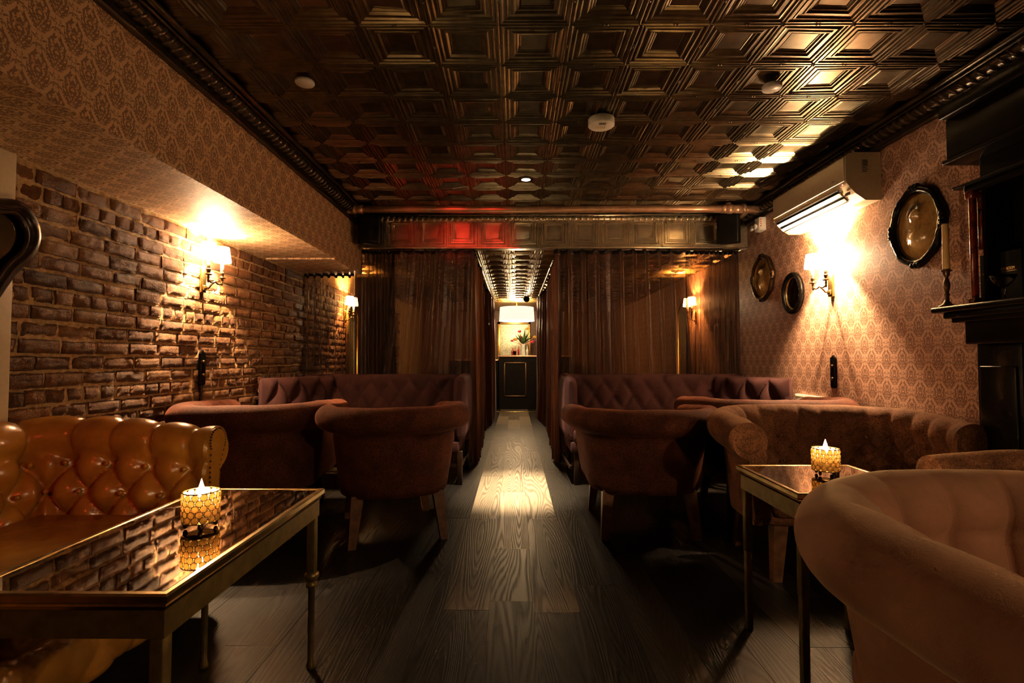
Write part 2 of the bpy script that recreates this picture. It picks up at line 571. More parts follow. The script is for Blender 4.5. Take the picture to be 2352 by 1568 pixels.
# moulding over the beam: ribs along X
def rope(mb, p0, p1, r, pitch, twist=.6):
    p0, p1 = Vector(p0), Vector(p1)
    d = (p1 - p0); Ln = d.length; d.normalize()
    up = Vector((0, 0, 1)); a = d.cross(up).normalized()
    n = int(Ln / pitch)
    for i in range(n):
        c = p0 + d * (pitch * (i + .5))
        m = Matrix.Translation(c) @ Matrix((( *(d), 0), (*(a), 0), (*(up), 0), (0, 0, 0, 1))).transposed() @ Matrix.Rotation(twist, 4, 'Y')
        mb.ball((0, 0, 0), (pitch * .42, r, r * 1.15), 0, 8, 7, m)
    mb.tube([p0, p1], r * .82, 10)
mb = MB()
rope(mb, (XS + .16, YB - .035, ZC - .062), (2.07, YB - .035, ZC - .062), .03, .058)
mb.tube([(XS + .16, YB - .02, ZC - .022), (2.07, YB - .02, ZC - .022)], .017, 8)
mb.tube([(XS + .16, YB - .018, ZB + .292), (2.07, YB - .018, ZB + .292)], .010, 8)
struct('trim_2', mb, 'tin_beam', 'ribbed metal moulding above the beam tiles')
for nm, x, sgn, mat in (('trim_3', XS, 1, 'tin_dark'), ('trim_4', XR, -1, 'tin_dark')):
    mb = MB()
    rope(mb, (x + sgn * .045, Y0, ZC - .055), (x + sgn * .045, YB - .03, ZC - .055), .042, .055)
    mb.tube([(x + sgn * .105, Y0, ZC - .016), (x + sgn * .105, YB, ZC - .016)], .016, 8)
    mb.tube([(x + sgn * .085, Y0, ZC - .035), (x + sgn * .085, YB, ZC - .035)], .008, 8)
    mb.box((x, Y0, ZC - .125), (x + sgn * .02, YB, ZC), 0)
    mb.tube([(x + sgn * .018, Y0, ZC - .118), (x + sgn * .018, YB, ZC - .118)], .012, 8)
    struct(nm, mb, mat, 'dark ribbed cornice along the %s edge of the ceiling' % ('left' if sgn > 0 else 'right'))

# soffit: one box, three papered faces
mb = MB()
mb.add([(XS, Y0, ZS), (XS, 5.22, ZS), (XS, 5.22, ZC), (XS, Y0, ZC)], [(0, 1, 2, 3)], 0)
mb.add([(XL - .1, Y0, ZS), (XL - .1, 5.22, ZS), (XS, 5.22, ZS), (XS, Y0, ZS)], [(0, 1, 2, 3)], 1)
mb.add([(XL - .1, 5.22, ZS), (XS, 5.22, ZS), (XS, 5.22, ZC), (XL - .1, 5.22, ZC)], [(0, 1, 2, 3)], 0)
# the slightly thicker last length of the casing near the curtains
mb.box((XL - .1, 4.42, ZS - .012), (XS - .0205, 5.225, ZS + .02), 1)
mb.box((XS - .02, 4.42, ZS - .012), (XS + .006, 5.225, ZC - .13), 0)
o = struct('wall_soffit', mb, ['paper_soffit', 'paper_under'], 'low boxed soffit covered in brown damask wallpaper')
# papered right wall
mb = MB()
mb.box((XR, Y0, 0), (XR + .1, YE, ZC + .05))
struct('wall_right', mb, 'paper_wall', 'pinkish damask papered wall on the right')
mb = MB()
mb.box((XL - .15, Y0 - .1, 0), (XR + .1, Y0, ZC + .05))
struct('wall_rear', mb, 'paper_rear')
mb = MB()
mb.box((XL - .15, YE, 0), (XR + .1, YE + .1, ZC + .05))
struct('wall_far', mb, 'wood')
mb = MB()
mb.box((XR - .022, Y0, 0), (XR, YE, .14), 0, .006)
struct('baseboard_right', mb, 'black')

# ------------------------------------------------------------------ brick wall, brick by brick
def brick_wall():
    mb = MB(); mb.attr = []
    CH, BL = .0765, .213
    rows = 25
    for r in range(rows):
        z0 = r * CH
        header = (r % 6 == 5)
        bl = .108 if header else BL
        y = Y0 - random.uniform(0, bl) - (r % 2) * bl * .5
        while y < 9.5:
            ln = bl * random.uniform(.92, 1.06)
            g = random.uniform(.008, .015)
            ya, yb = y + g / 2, y + ln - g / 2
            za = z0 + .006 + random.uniform(-.003, .003); zb = z0 + CH - .008 + random.uniform(-.003, .003)
            y += ln
            if zb > ZS + .01: zb = ZS + .01
            near = 1.6 < ya < 7.6
            nu, nv = ((13 if not header else 7), 6) if near else (3, 3)
            off = random.uniform(-.006, .006)
            tl = random.uniform(-.004, .004)
            tint = min(1, max(0, random.gauss(.45, .24)))
            sd = Vector((random.uniform(-50, 50), random.uniform(-50, 50), 0))
            def fn(i, j):
                s, t = i / (nu - 1), j / (nv - 1)
                yy = ya + (yb - ya) * s; zz = za + (zb - za) * t
                p = Vector((0, yy, zz)) * 1.0 + sd
                d = noise.noise(p * 14) * .0035 + noise.noise(p * 45) * .004
                ed = min(s * (yb - ya), (1 - s) * (yb - ya), t * (zb - za), (1 - t) * (zb - za))
                x = XL + .006 + off + tl * (s - .5) * 2 + d
                if ed < 1e-6:
                    x -= .006 + abs(noise.noise(p * 30)) * .007
                    yy += noise.noise(p * 35) * .006; zz += noise.noise(p * 37 + sd) * .005
                return (x, yy, min(zz, ZS + .01))
            k = len(mb.v)
            mb.grid(fn, nu, nv, 0, True)
            # skirt back into the mortar
            rim = [i * nv for i in range(nu)] + [(nu - 1) * nv + j for j in range(1, nv)] + [i * nv + nv - 1 for i in range(nu - 2, -1, -1)] + [j for j in range(nv - 2, 0, -1)]
            back = [(XL - .03, mb.v[k + i][1], mb.v[k + i][2]) for i in rim]
            b0 = len(mb.v)
            mb.v.extend(back)
            m_ = len(rim)
            for a in range(m_):
                mb.f.append((k + rim[a], k + rim[(a + 1) % m_], b0 + (a + 1) % m_, b0 + a)); mb.m.append(0); mb.sm.append(False)
            mb.attr.extend([tint] * (len(mb.v) - k))
    # mortar bed
    nu, nv = 420, 80
    def mo(i, j):
        yy = 1.2 + 6.6 * i / (nu - 1); zz = (ZS + .01) * j / (nv - 1)
        p = Vector((3.3, yy, zz))
        return (XL - .006 + noise.noise(p * 20) * .008 + noise.noise(p * 60) * .004, yy, zz)
    k = len(mb.v)
    mb.grid(mo, nu, nv, 1, True)
    for ya, yb in ((Y0, 1.2), (7.8, YE)):
        mb.add([(XL - .009, ya, 0), (XL - .009, yb, 0), (XL - .009, yb, ZC), (XL - .009, ya, ZC)], [(0, 1, 2, 3)], 1)
    mb.add([(XL - .012, Y0, 0), (XL - .012, YE, 0), (XL - .012, YE, ZC), (XL - .012, Y0, ZC)], [(0, 1, 2, 3)], 1)
    mb.box((XL - .15, Y0, 0), (XL - .05, YE, ZC + .05), 1)
    mb.attr.extend([.5] * (len(mb.v) - k))
    o = mb.build('wall_left', ['brick', 'mortar'], None, False)
    o['kind'] = 'structure'; o['label'] = 'rough old brick wall below the soffit'
brick_wall()

# ------------------------------------------------------------------ floor planks
def floor():
    vs, fs, uvs, tints = [], [], [], []
    PW = .191
    x0 = -.108
    known = {0: [(-2, .3), (1.1, .20), (2.28, .66), (2.90, 1.0), (4.13, .9), (5.34, .93), (6.62, .75), (7.8, .88), (9.0, .72), (10.3, .7)],  # aisle tints raised: light along the aisle is put into plank colour
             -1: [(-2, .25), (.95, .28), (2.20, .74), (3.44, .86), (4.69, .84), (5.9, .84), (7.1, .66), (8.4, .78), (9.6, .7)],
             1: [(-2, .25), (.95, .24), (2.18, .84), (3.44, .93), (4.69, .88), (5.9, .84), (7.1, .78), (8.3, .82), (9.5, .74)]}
    for c in range(-12, 13):
        xa = x0 + PW * c; xb = xa + PW
        if c in known:
            seg = known[c]
        else:
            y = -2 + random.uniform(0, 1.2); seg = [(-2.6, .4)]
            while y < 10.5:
                seg.append((y, min(1, max(0, random.gauss(.25, .14))))); y += random.choice((1.22, 1.22, .9))  # random tints kept low: shade beside the aisle put into the colour
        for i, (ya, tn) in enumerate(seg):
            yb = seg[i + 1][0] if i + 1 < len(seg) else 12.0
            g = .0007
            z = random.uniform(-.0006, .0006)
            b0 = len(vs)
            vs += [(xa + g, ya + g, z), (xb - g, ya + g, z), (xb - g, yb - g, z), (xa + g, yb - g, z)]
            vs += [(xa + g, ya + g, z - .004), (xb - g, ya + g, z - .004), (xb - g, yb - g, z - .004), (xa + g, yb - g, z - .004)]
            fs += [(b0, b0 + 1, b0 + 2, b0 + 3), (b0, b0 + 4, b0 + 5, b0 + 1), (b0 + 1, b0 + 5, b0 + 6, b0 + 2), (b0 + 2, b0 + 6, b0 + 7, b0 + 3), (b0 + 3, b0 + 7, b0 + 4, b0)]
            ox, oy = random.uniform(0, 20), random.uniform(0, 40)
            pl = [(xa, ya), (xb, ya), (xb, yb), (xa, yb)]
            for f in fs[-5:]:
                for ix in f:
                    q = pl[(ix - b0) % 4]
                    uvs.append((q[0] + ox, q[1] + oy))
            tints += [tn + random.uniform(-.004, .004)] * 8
    # base under the planks
    me = bpy.data.meshes.new('floor')
    b0 = len(vs)
    vs += [(XL - .1, Y0, -.0035), (XR + .1, Y0, -.0035), (XR + .1, YE, -.0035), (XL - .1, YE, -.0035)]
    fs.append((b0, b0 + 1, b0 + 2, b0 + 3)); uvs += [(0, 0)] * 4; tints += [0] * 4
    me.from_pydata(vs, [], fs)
    u = me.uv_layers.new(name='plank')
    for i, q in enumerate(uvs): u.data[i].uv = q
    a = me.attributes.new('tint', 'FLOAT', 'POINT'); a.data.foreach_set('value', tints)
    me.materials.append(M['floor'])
    o = bpy.data.objects.new('floor', me); COL.objects.link(o)
    o['kind'] = 'structure'; o['label'] = 'dark wire-brushed oak plank floor'
floor()

# ------------------------------------------------------------------ upholstery
def upath(hw, yf, yb, r, step=.014):
    """U-shaped plan: left arm front -> back -> right arm front (faces +y); yields x, y, nx, ny, u, frac_back"""
    pts = []
    r = min(r, hw)
    def line(a, b, n):
        Ln = math.dist(a, b); k = max(1, int(Ln / step))
        for i in range(k): 
            t = i / k
            pts.append((a[0] + (b[0] - a[0]) * t, a[1] + (b[1] - a[1]) * t, n[0], n[1]))
    def arc(c, a0, a1):
        k = max(3, int(abs(a1 - a0) * r / step))
        for i in range(k):
            a = a0 + (a1 - a0) * i / k
            pts.append((c[0] + r * cos(a), c[1] + r * sin(a), cos(a), sin(a)))
    line((-hw, yf), (-hw, yb + r), (-1, 0))
    arc((-hw + r, yb + r), PI, PI * 1.5)
    line((-hw + r, yb), (hw - r, yb), (0, -1))
    arc((hw - r, yb + r), PI * 1.5, PI * 2)
    line((hw, yb + r), (hw, yf), (1, 0))
    pts.append((hw, yf, 1, 0))
    out, u = [], 0
    for i, p in enumerate(pts):
        if i: u += math.dist(p[:2], pts[i - 1][:2])
        out.append((*p, u))
    mid = u / 2
    return [(x, y, nx, ny, q - mid, (y - yb) / (yf - yb)) for x, y, nx, ny, q in out]

def shell_profile(z0, ztop, rr, seat, lean=.03, thick=.11, over=.055):
    """closed (offset, z, tag, v) loop: outer bottom -> up -> roll -> inner face -> seat -> underside"""
    zc = ztop - rr
    P = []
    n = 12
    for i in range(n):
        t = i / n
        P.append((thick * .5 - lean * (1 - t) ** 1.5 * 1.0, z0 + (zc - rr * .75 - z0) * t, 'out', 0))
    oc = thick * .5 + over - rr * .62
    a0, a1 = -1.15, PI + .55
    m = 26
    for i in range(m + 1):
        a = a0 + (a1 - a0) * i / m
        P.append((oc + rr * cos(a), zc + rr * sin(a), 'roll', 0))
    xi, zi = P[-1][0], P[-1][1]
    k = 26
    for i in range(1, k + 1):
        t = i / k
        P.append((xi + (-thick * .5 - .01 - xi) * min(1, t * 1.6) ** .7, zi + (seat - .06 - zi) * t, 'in', 0))
    P.append((-thick * .5 - .01, z0 + .01, 'hid', 0)); P.append((0, z0, 'hid', 0))
    out, v = [], 0
    for i, p in enumerate(P):
        if i: v += math.dist(p[:2], P[i - 1][:2])
        out.append((p[0], p[1], p[2], v))
    return out

def upholster(mb, path, prof, pitch, row, depth, hs=None, roll_depth=None, vo=.03, style='tuft', f0=.54, pe=.22):
    """tufted inside, pleated roll, plain outside"""
    n, m = len(path), len(prof)
    nor = []
    for j in range(m):
        a, b = prof[j - 1], prof[(j + 1) % m]
        dx, dz = b[0] - a[0], b[1] - a[1]
        l = math.hypot(dx, dz) or 1
        nor.append((dz / l, -dx / l))
    vroll = max(p[3] for p in prof if p[2] == 'roll')
    rl = vroll - prof[12][3]
    rd = roll_depth if roll_depth is not None else depth * .55
    z0 = min(p[1] for p in prof)
    def fn(i, j):
        x, y, nx, ny, u, fr = path[i]
        o, z, tg, v = prof[j]
        d = 0
        vv = v - vroll - vo
        pleat = abs(sin(PI * u / pitch)) ** pe
        if tg == 'in':
            ha = abs(sin(PI * (u / pitch + vv / row) )); hb = abs(sin(PI * (u / pitch - vv / row)))
            dia = (ha * hb) ** .42 if style == 'tuft' else pleat
            bu = (u / pitch - round(u / pitch)); bv = vv / row
            k = 0 if vv > -vo * .2 else 0
            w = min(1, max(0, (v - vroll) / .02))
            d = (depth * (dia - 1) * w + rd * (pleat - 1) * (1 - w))
        elif tg == 'roll':
            fade = min(1, max(0, (prof[j][3] - prof[12][3] - rl * f0) / (rl * .26)))
            d = rd * (pleat - 1) * fade
            d += noise.noise(Vector((u * 7, v * 9, hs or 0))) * .004
        else:
            d = noise.noise(Vector((u * 5, z * 6, 4.7))) * .004
        no, nz = nor[j]
        oo = o + no * d
        zz = z + nz * d
        # arms fall away a little towards the front
        drop = max(0, fr - .35)
        zz = z0 + (zz - z0) * (1 - (.10 * drop if tg != 'hid' else 0) * (hs or 1))
        return (x + nx * oo, y + ny * oo, zz)
    k0 = mb.grid(fn, n, m, 0, True, wrap_v=True)
    for i in (0, n - 1):
        c = Vector((0, 0, 0))
        ring = [Vector(mb.v[k0 + i * m + j]) for j in range(m)]
        for q in ring: c += q
        c /= m
        sgn = Vector((0, .012, 0))
        ins = [q.lerp(c, .12) + sgn for q in ring]
        vs = ring + ins + [c + sgn]
        fs = [(j, (j + 1) % m, m + (j + 1) % m, m + j) for j in range(m)]
        o = mb.add(vs, fs, 0, True)
        mb.add(ins, [tuple(range(m))], 0, False)

def buttons(mb, path, prof, pitch, row, vo, r=.008):
    vroll = max(p[3] for p in prof if p[2] == 'roll')
    vmax = max(p[3] for p in prof if p[2] == 'in')
    us = [p[4] for p in path]
    for k in range(int(us[0] / (pitch / 1)) * 2 - 2, int(us[-1] / pitch) * 2 + 3):
        u = k * pitch / 2
        if not us[0] + .02 < u < us[-1] - .02: continue
        i = min(range(len(us)), key=lambda q: abs(us[q] - u))
        for rw in range(0, 5):
            if (rw + k) % 2: continue
            v = vroll + vo + rw * row / 2
            if v > vmax - .03: continue
            j = min((q for q in range(len(prof)) if prof[q][2] == 'in'), key=lambda q: abs(prof[q][3] - v))
            x, y, nx, ny = path[i][:4]
            o, z = prof[j][:2]
            o += .012
            z0 = min(p[1] for p in prof)
            z = z0 + (z - z0) * (1 - .10 * max(0, path[i][5] - .35))
            mb.ball((x + nx * o, y + ny * o, z), r, 0, 8, 6)

def tub_chair(name, label, loc, rz, hw, yf, yb, r, top, rr, mat, seat=.43, z0=.27, pitch=.115, row=.15, depth=.028, legm='wood', group=None, leg_r=.75, step=.014, splay=.05, over=.055, lean=.03, thick=.11, cat='armchair', rd=None, style='tuft', pe=.22):
    t = thing(name, label, cat, (loc[0], loc[1], 0), rz, group)
    path = upath(hw, yf, yb, r, step)
    prof = shell_profile(z0, top, rr, seat, lean, thick, over)
    mb = MB()
    upholster(mb, path, prof, pitch, row, depth, None, rd, .03, style, .54, pe)
    mb.build('backrest', mat, t)
    if style == 'tuft':
        mb = MB()
        buttons(mb, path, prof, pitch, row, .03)
        bt = mb.build('tufting_buttons', mat, t); bt['kind'] = 'stuff'
    # seat cushion
    mb = MB()
    e = thick * .5
    mb.box((-hw + e, yb + e, seat - .13), (hw - e, yf + .02, seat), 0, .045, 4)
    mb.build('seat_cushion', mat, t)
    mb = MB()
    mb.box((-hw + .05, yb + .09, z0 - .01), (hw - .05, yf - .01, seat - .12), 0, .03, 3)
    mb.build('seat_base', mat, t)
    for sx in (-1, 1):
        # round scroll at the front of each arm
        mb = MB()
        zc = z0 + (top - rr - z0) * (1 - .065)
        oc = hw + thick * .5 + over - rr * .62
        mb.lathe([(0, 0), (rr * .55, 0), (rr * .72, -.006), (rr * .80, -.020)][::-1], (0, 0, 0), 18, 0, Matrix.Translation((sx * (oc), yf + .018, zc)) @ Matrix.Rotation(-PI / 2, 4, 'X'))
        mb.build('arm_scroll', mat, t)
        for fy in (0, 1):
            x = sx * hw * leg_r
            y = (yf - .07) if fy else yb + .10
            mb = MB()
            mb.taper((x, y, z0 + .01), (x + sx * splay * .6, y + (splay * .6 if fy else -splay), 0), .034, .021, 0, .0)
            mb.build('leg', legm, t)
    return t

R_ = math.radians
# the two chairs seen from behind in the middle of the room
tub_chair('tub_chair', 'rust velvet tub chair seen from behind, left of the lit aisle', (-.765, 3.27), R_(20), .305, .33, -.36, .26, .785, .075, 'velvet_rust', over=.075, lean=.045)
tub_chair('tub_chair', 'rust velvet tub chair seen from behind, right of the lit aisle', (.80, 3.36), R_(-1), .32, .33, -.36, .24, .765, .075, 'velvet_rust', over=.075, lean=.045)
# the two wide ones beside the walls, backs to us
tub_chair('tub_settee', 'wide dark velvet settee with its back to us beside the brick wall', (-1.655, 3.46), R_(6), .33, .36, -.50, .25, .79, .078, 'velvet_rust', over=.05, legm='wood_dark', lean=.02, cat='settee')
tub_chair('tub_settee', 'wide dark velvet settee with its back to us beside the papered wall', (1.76, 3.67), R_(-4), .405, .36, -.36, .25, .795, .078, 'velvet_rust', over=.05, legm='wood_dark', lean=.02, cat='settee')
# facing loveseat and its neighbours on the right
tub_chair('tufted_loveseat', 'brown tufted velvet loveseat behind the small square candle table', (1.63, 2.755), R_(177), .46, .32, -.25, .32, .785, .09, 'velvet_brown', pitch=.118, row=.15, depth=.056, over=.05, cat='loveseat', rd=.030, pe=.35)
tub_chair('tub_chair', 'rose-brown velvet tub chair close to us at the bottom right corner', (1.105, .93), R_(188), .385, .40, -.36, .33, .765, .092, 'velvet_rose', pitch=.15, row=.19, depth=.05, rd=.028, style='channel', pe=.4, step=.008, over=.055, lean=.05)
tub_chair('tub_chair', 'dark velvet armchair at the right edge in front of the mantelpiece', (1.80, 1.56), R_(90), .31, .26, -.18, .22, .72, .07, 'velvet_brown', pitch=.11, row=.15, depth=.025)

# leather chesterfield against the brick wall, facing the room
def chesterfield():
    cy = 1.27
    t = thing('chesterfield_sofa', 'tan leather chesterfield sofa with deep buttoning against the brick wall', 'sofa', (-1.62, cy, 0), R_(-90))
    hw, yf, yb = .905, .335, -.37
    path = upath(hw, yf, yb, .11, .010)
    prof = shell_profile(.12, .808, .092, .44, .02, .13, .045)
    mb = MB(); upholster(mb, path, prof, .165, .23, .070, None, .036, .045, 'tuft', .16, .34)
    mb.build('backrest', 'leather', t)
    mb = MB(); buttons(mb, path, prof, .165, .23, .045, .011)
    bt = mb.build('tufting_buttons', 'leather', t); bt['kind'] = 'stuff'
    for k in range(2):
        mb = MB()
        a = -.83 + k * .83
        mb.box((a + .004, -.30, .30), (a + .826, .40, .435), 0, .045, 4)
        mb.build('seat_cushion', 'leather', t)
    # tufted apron
    mb = MB()
    W_, H0, H1 = 1.90, .09, .33
    nu, nv = 150, 30
    def fn(i, j):
        s, q = i / (nu - 1), j / (nv - 1)
        u = (s - .5) * W_; v = (q - .5) * (H1 - H0)
        ha = abs(sin(PI * (u / .20 + v / .26 + .5))); hb = abs(sin(PI * (u / .20 - v / .26 + .5)))
        ed = (1 - abs(2 * s - 1) ** 30) * (1 - abs(2 * q - 1) ** 5)
        return (u, .33 + .075 * max(0, ed) ** .5 + .030 * ((ha * hb) ** .5 - 1), H0 + (H1 - H0) * q)
    mb.grid(fn, nu, nv, 0, True)
    mb.box((-W_ / 2 + .02, -.38, H0), (W_ / 2 - .02, .335, H1 - .02))
    mb.build('front_rail', 'leather', t)
    for sx in (-1, 1):
        # studded scroll panel at the arm front
        mb = MB()
        x = sx * (hw + .02)
        pl = []
        zc, r = .702, .054
        for k in range(19):
            a = PI * 1.15 - (PI * 1.3) * k / 18
            pl.append((x + sx * .012 + r * cos(a) * 1.0, zc + r * sin(a)))
        pl += [(x + sx * .028, .60), (x + sx * .022, .34), (x - sx * .042, .34), (x - sx * .040, .60)] if sx > 0 else [(x - sx * .040, .60), (x - sx * .042, .34), (x + sx * .022, .34), (x + sx * .028, .60)]
        mb.prism([(p[0], p[1]) for p in pl], yf, yf + .022, 1)
        sp = mb.build('arm_scroll', 'leather', t)
        mb = MB()
        for k in range(len(pl)):
            p = Vector(pl[k]); q = Vector(pl[(k + 1) % len(pl)])
            m_ = max(1, int((q - p).length / .02))
            for e in range(m_):
                w = p.lerp(q, e / m_)
                mb.ball((w.x, yf + .020, w.y), .005, 0, 6, 4)
        n_ = mb.build('nail_trim', 'bronze', sp); n_['kind'] = 'stuff'
        for y in (-.28, .26):
            mb = MB()
            mb.lathe([(.02, 0), (.034, .02), (.038, .05), (.03, .08), (.034, .10)], (sx * .84, y, 0), 14)
            mb.build('leg', 'wood_dark', t)
chesterfield()

# booth settees under the curtains
def tuft_panel(mb, w, h, depth, pu, pv, ox=0.0, oz=0.0, bulge=.04, mat=None, nu=90, nv=44, back=.07):
    """upholstered slab, front face towards -y, width along x, height along z, bottom at 0"""
    def fn(i, j):
        s, q = i / (nu - 1), j / (nv - 1)
        u = (s - .5) * w; v = q * h
        ha = abs(sin(PI * ((u + ox) / pu + (v + oz) / pv))); hb = abs(sin(PI * ((u + ox) / pu - (v + oz) / pv)))
        ed = max(0, (1 - abs(2 * s - 1) ** 16) * (1 - abs(2 * q - 1) ** 10)) ** .5
        y = -bulge * ed + depth * (1 - (ha * hb) ** .45) * ed
        p = Vector((u, y, v))
        return mat @ p if mat else p
    mb.grid(fn, nu, nv, 0, True)
    bm = bmesh.new(); bmesh.ops.create_cube(bm, size=1)
    for v in bm.verts:
        v.co = Vector((v.co.x * w, .0 + (v.co.y + .5) * back, (v.co.z + .5) * h))
    bmesh.ops.bevel(bm, geom=[e for e in bm.edges], offset=.012, segments=2, affect='EDGES')
    mb.bm(bm, 0, True, mat)
def booth(label, x_wall, x_aisle, yfront, sgn):
    t = thing('booth_settee', label, 'settee', ((x_wall + x_aisle) / 2, 4.7, 0), 0, 'plum settees under the curtains')
    w = abs(x_aisle - x_wall)
    hw = w / 2
    # local: +x always towards the right in the picture; aisle side = sgn
    mb = MB(); tuft_panel(mb, w - .16, .47, .032, .19, .29, .03, .02, .05, Matrix.Translation((0, .26, .44)) @ Matrix.Rotation(-.08, 4, 'X'))
    mb.build('backrest', 'velvet_purple', t)
    # wing by the aisle
    mb = MB()
    xa = sgn * (hw - .055)
    def wing(i, j):
        s, a = i / 30, 2 * PI * j / 24
        y = -.36 + .70 * s
        e = max(.0, 1 - abs(2 * s - 1) ** 14) ** .5
        rx, rz = .058 * (.35 + .65 * e), (.27 + .0 * s) * (.86 + .14 * e)
        c, q = cos(a), sin(a)
        x = math.copysign(abs(c) ** .55, c) * rx
        z = math.copysign(abs(q) ** .45, q) * rz
        return (xa + x, y, .655 + z - .02 * (1 - s))
    mb.grid(wing, 31, 24, 0, True, wrap_v=True)
    for e in (0, 30):
        mb.add([wing(e, j) for j in range(24)], [tuple(range(24))], 0)
    mb.build('wing_arm', 'velvet_purple', t)
    # plump buttoned arm cushion against the wall
    mb = MB()
    xw = -sgn * (hw - .19)
    m_ = Matrix.Translation((xw, -.10, .44)) @ Matrix.Rotation(sgn * R_(68), 4, 'Z')
    tuft_panel(mb, .80, .455, .062, .24, .40, .02, -.03, .085, m_, 60, 44, .05)
    mb.build('arm_cushion', 'velvet_purple', t)
    mb = MB(); mb.box((-hw + .06, -.38, .34), (hw - .09, .30, .475), 0, .05, 4)
    mb.build('seat_cushion', 'velvet_purple', t)
    mb = MB(); mb.box((-hw + .05, -.365, .27), (hw - .06, .33, .36), 0, .012)
    mb.build('seat_base', 'velvet_purple', t)
    for x in (-hw + .10, hw - .05 if sgn > 0 else hw - .10):
        for y in (-.335, .30):
            xx = x if sgn > 0 else -x
            mb = MB(); mb.box((xx - .021, y - .021, 0), (xx + .021, y + .021, .28), 0, .003)
            mb.build('leg', 'wood_dark', t)
    for y in (-.335, .30):
        mb = MB(); mb.box((-hw + .08, y - .013, .145), (hw - .08, y + .013, .175), 0, .003)
        mb.build('stretcher', 'wood_dark', t)
    xx = sgn * (hw - .05)
    mb = MB(); mb.box((xx - .012, -.33, .13), (xx + .012, .30, .16), 0, .003)
    mb.build('stretcher', 'wood_dark', t)
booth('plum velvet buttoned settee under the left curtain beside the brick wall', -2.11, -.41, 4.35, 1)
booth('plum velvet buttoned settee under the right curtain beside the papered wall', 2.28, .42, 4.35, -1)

# ------------------------------------------------------------------ tables
def mitre(mb, hx, hy, prof):
    vs = []
    for sx, sy in ((-1, -1), (1, -1), (1, 1), (-1, 1)):
        for d, z in prof: vs.append((sx * (hx - d), sy * (hy - d), z))
    n = len(prof)
    mb.add(vs, [(c * n + k, c * n + (k + 1) % n, ((c + 1) % 4) * n + (k + 1) % n, ((c + 1) % 4) * n + k) for c in range(4) for k in range(n)], 0)
def table(name, label, x0, x1, y0, y1, top, collar=True):
    t = thing(name, label, 'table', ((x0 + x1) / 2, (y0 + y1) / 2, 0))
    hx, hy = (x1 - x0) / 2, (y1 - y0) / 2
    mb = MB(); mb.box((-hx + .016, -hy + .016, top - .010), (hx - .016, hy - .016, top - .002))
    mb.build('mirror_top', 'table_mirror', t)
    mb = MB()
    mitre(mb, hx, hy, [(.018, top - .012), (.018, top - .001), (.014, top), (.004, top), (0, top - .004), (0, top - .016), (.004, top - .020), (.009, top - .020), (.007, top - .026), (.010, top - .034), (.018, top - .036), (.026, top - .036), (.026, top - .012)])
    mb.build('rim', 'brass', t)
    mb = MB()
    mitre(mb, hx, hy, [(.013, top - .030), (.013, top - .090), (.026, top - .092), (.028, top - .030)])
    mb.build('apron', 'brass_dull', t)
    for sx in (-1, 1):
        for sy in (-1, 1):
            x, y = sx * (hx - .03), sy * (hy - .03)
            mb = MB()
            mb.box((x - .014, y - .014, .30), (x + .014, y + .014, top - .09), 0, .003)
            if not collar:
                mb.box((x - .012, y - .012, 0), (x + .012, y + .012, .305), 0, .003)
            else: mb.lathe([(.013, 0), (.014, .01), (.010, .03), (.011, .27), (.018, .275), (.019, .285), (.013, .29), (.020, .30), (.024, .306), (.024, .318), (.016, .325)], (x, y, 0), 14)
            mb.build('leg', 'brass_dull', t)
    return t
T1 = table('cocktail_table', 'long brass table with smoked mirror top beside the leather sofa', -1.09, -.665, 1.00, 1.82, .60)
T2 = table('side_table', 'small square brass mirror-topped table between the right-hand chairs', .885, 1.335, 1.635, 2.085, .63, False)

def low_table(label, x0, x1, y0, y1, top):
    t = thing('low_table', label, 'table', ((x0 + x1) / 2, (y0 + y1) / 2, 0))
    hx, hy = (x1 - x0) / 2, (y1 - y0) / 2
    mb = MB(); mb.box((-hx, -hy, top - .03), (hx, hy, top), 0, .006); mb.build('table_top', 'wood', t)
    mb = MB(); mitre(mb, hx, hy, [(.012, top - .028), (.012, top - .075), (.026, top - .075), (.026, top - .028)]); mb.build('apron', 'wood_dark', t)
    for sx in (-1, 1):
        for sy in (-1, 1):
            mb = MB(); mb.taper((sx * (hx - .03), sy * (hy - .03), top - .028), (sx * (hx - .03), sy * (hy - .03), 0), .018, .012); mb.build('leg', 'wood_dark', t)
low_table('low brown wooden table before the right settee, glimpsed between two chairs', 1.12, 1.80, 4.11, 4.29, .52)
low_table('low brown wooden table before the left settee, glimpsed between two chairs', -1.95, -1.25, 3.98, 4.26, .52)

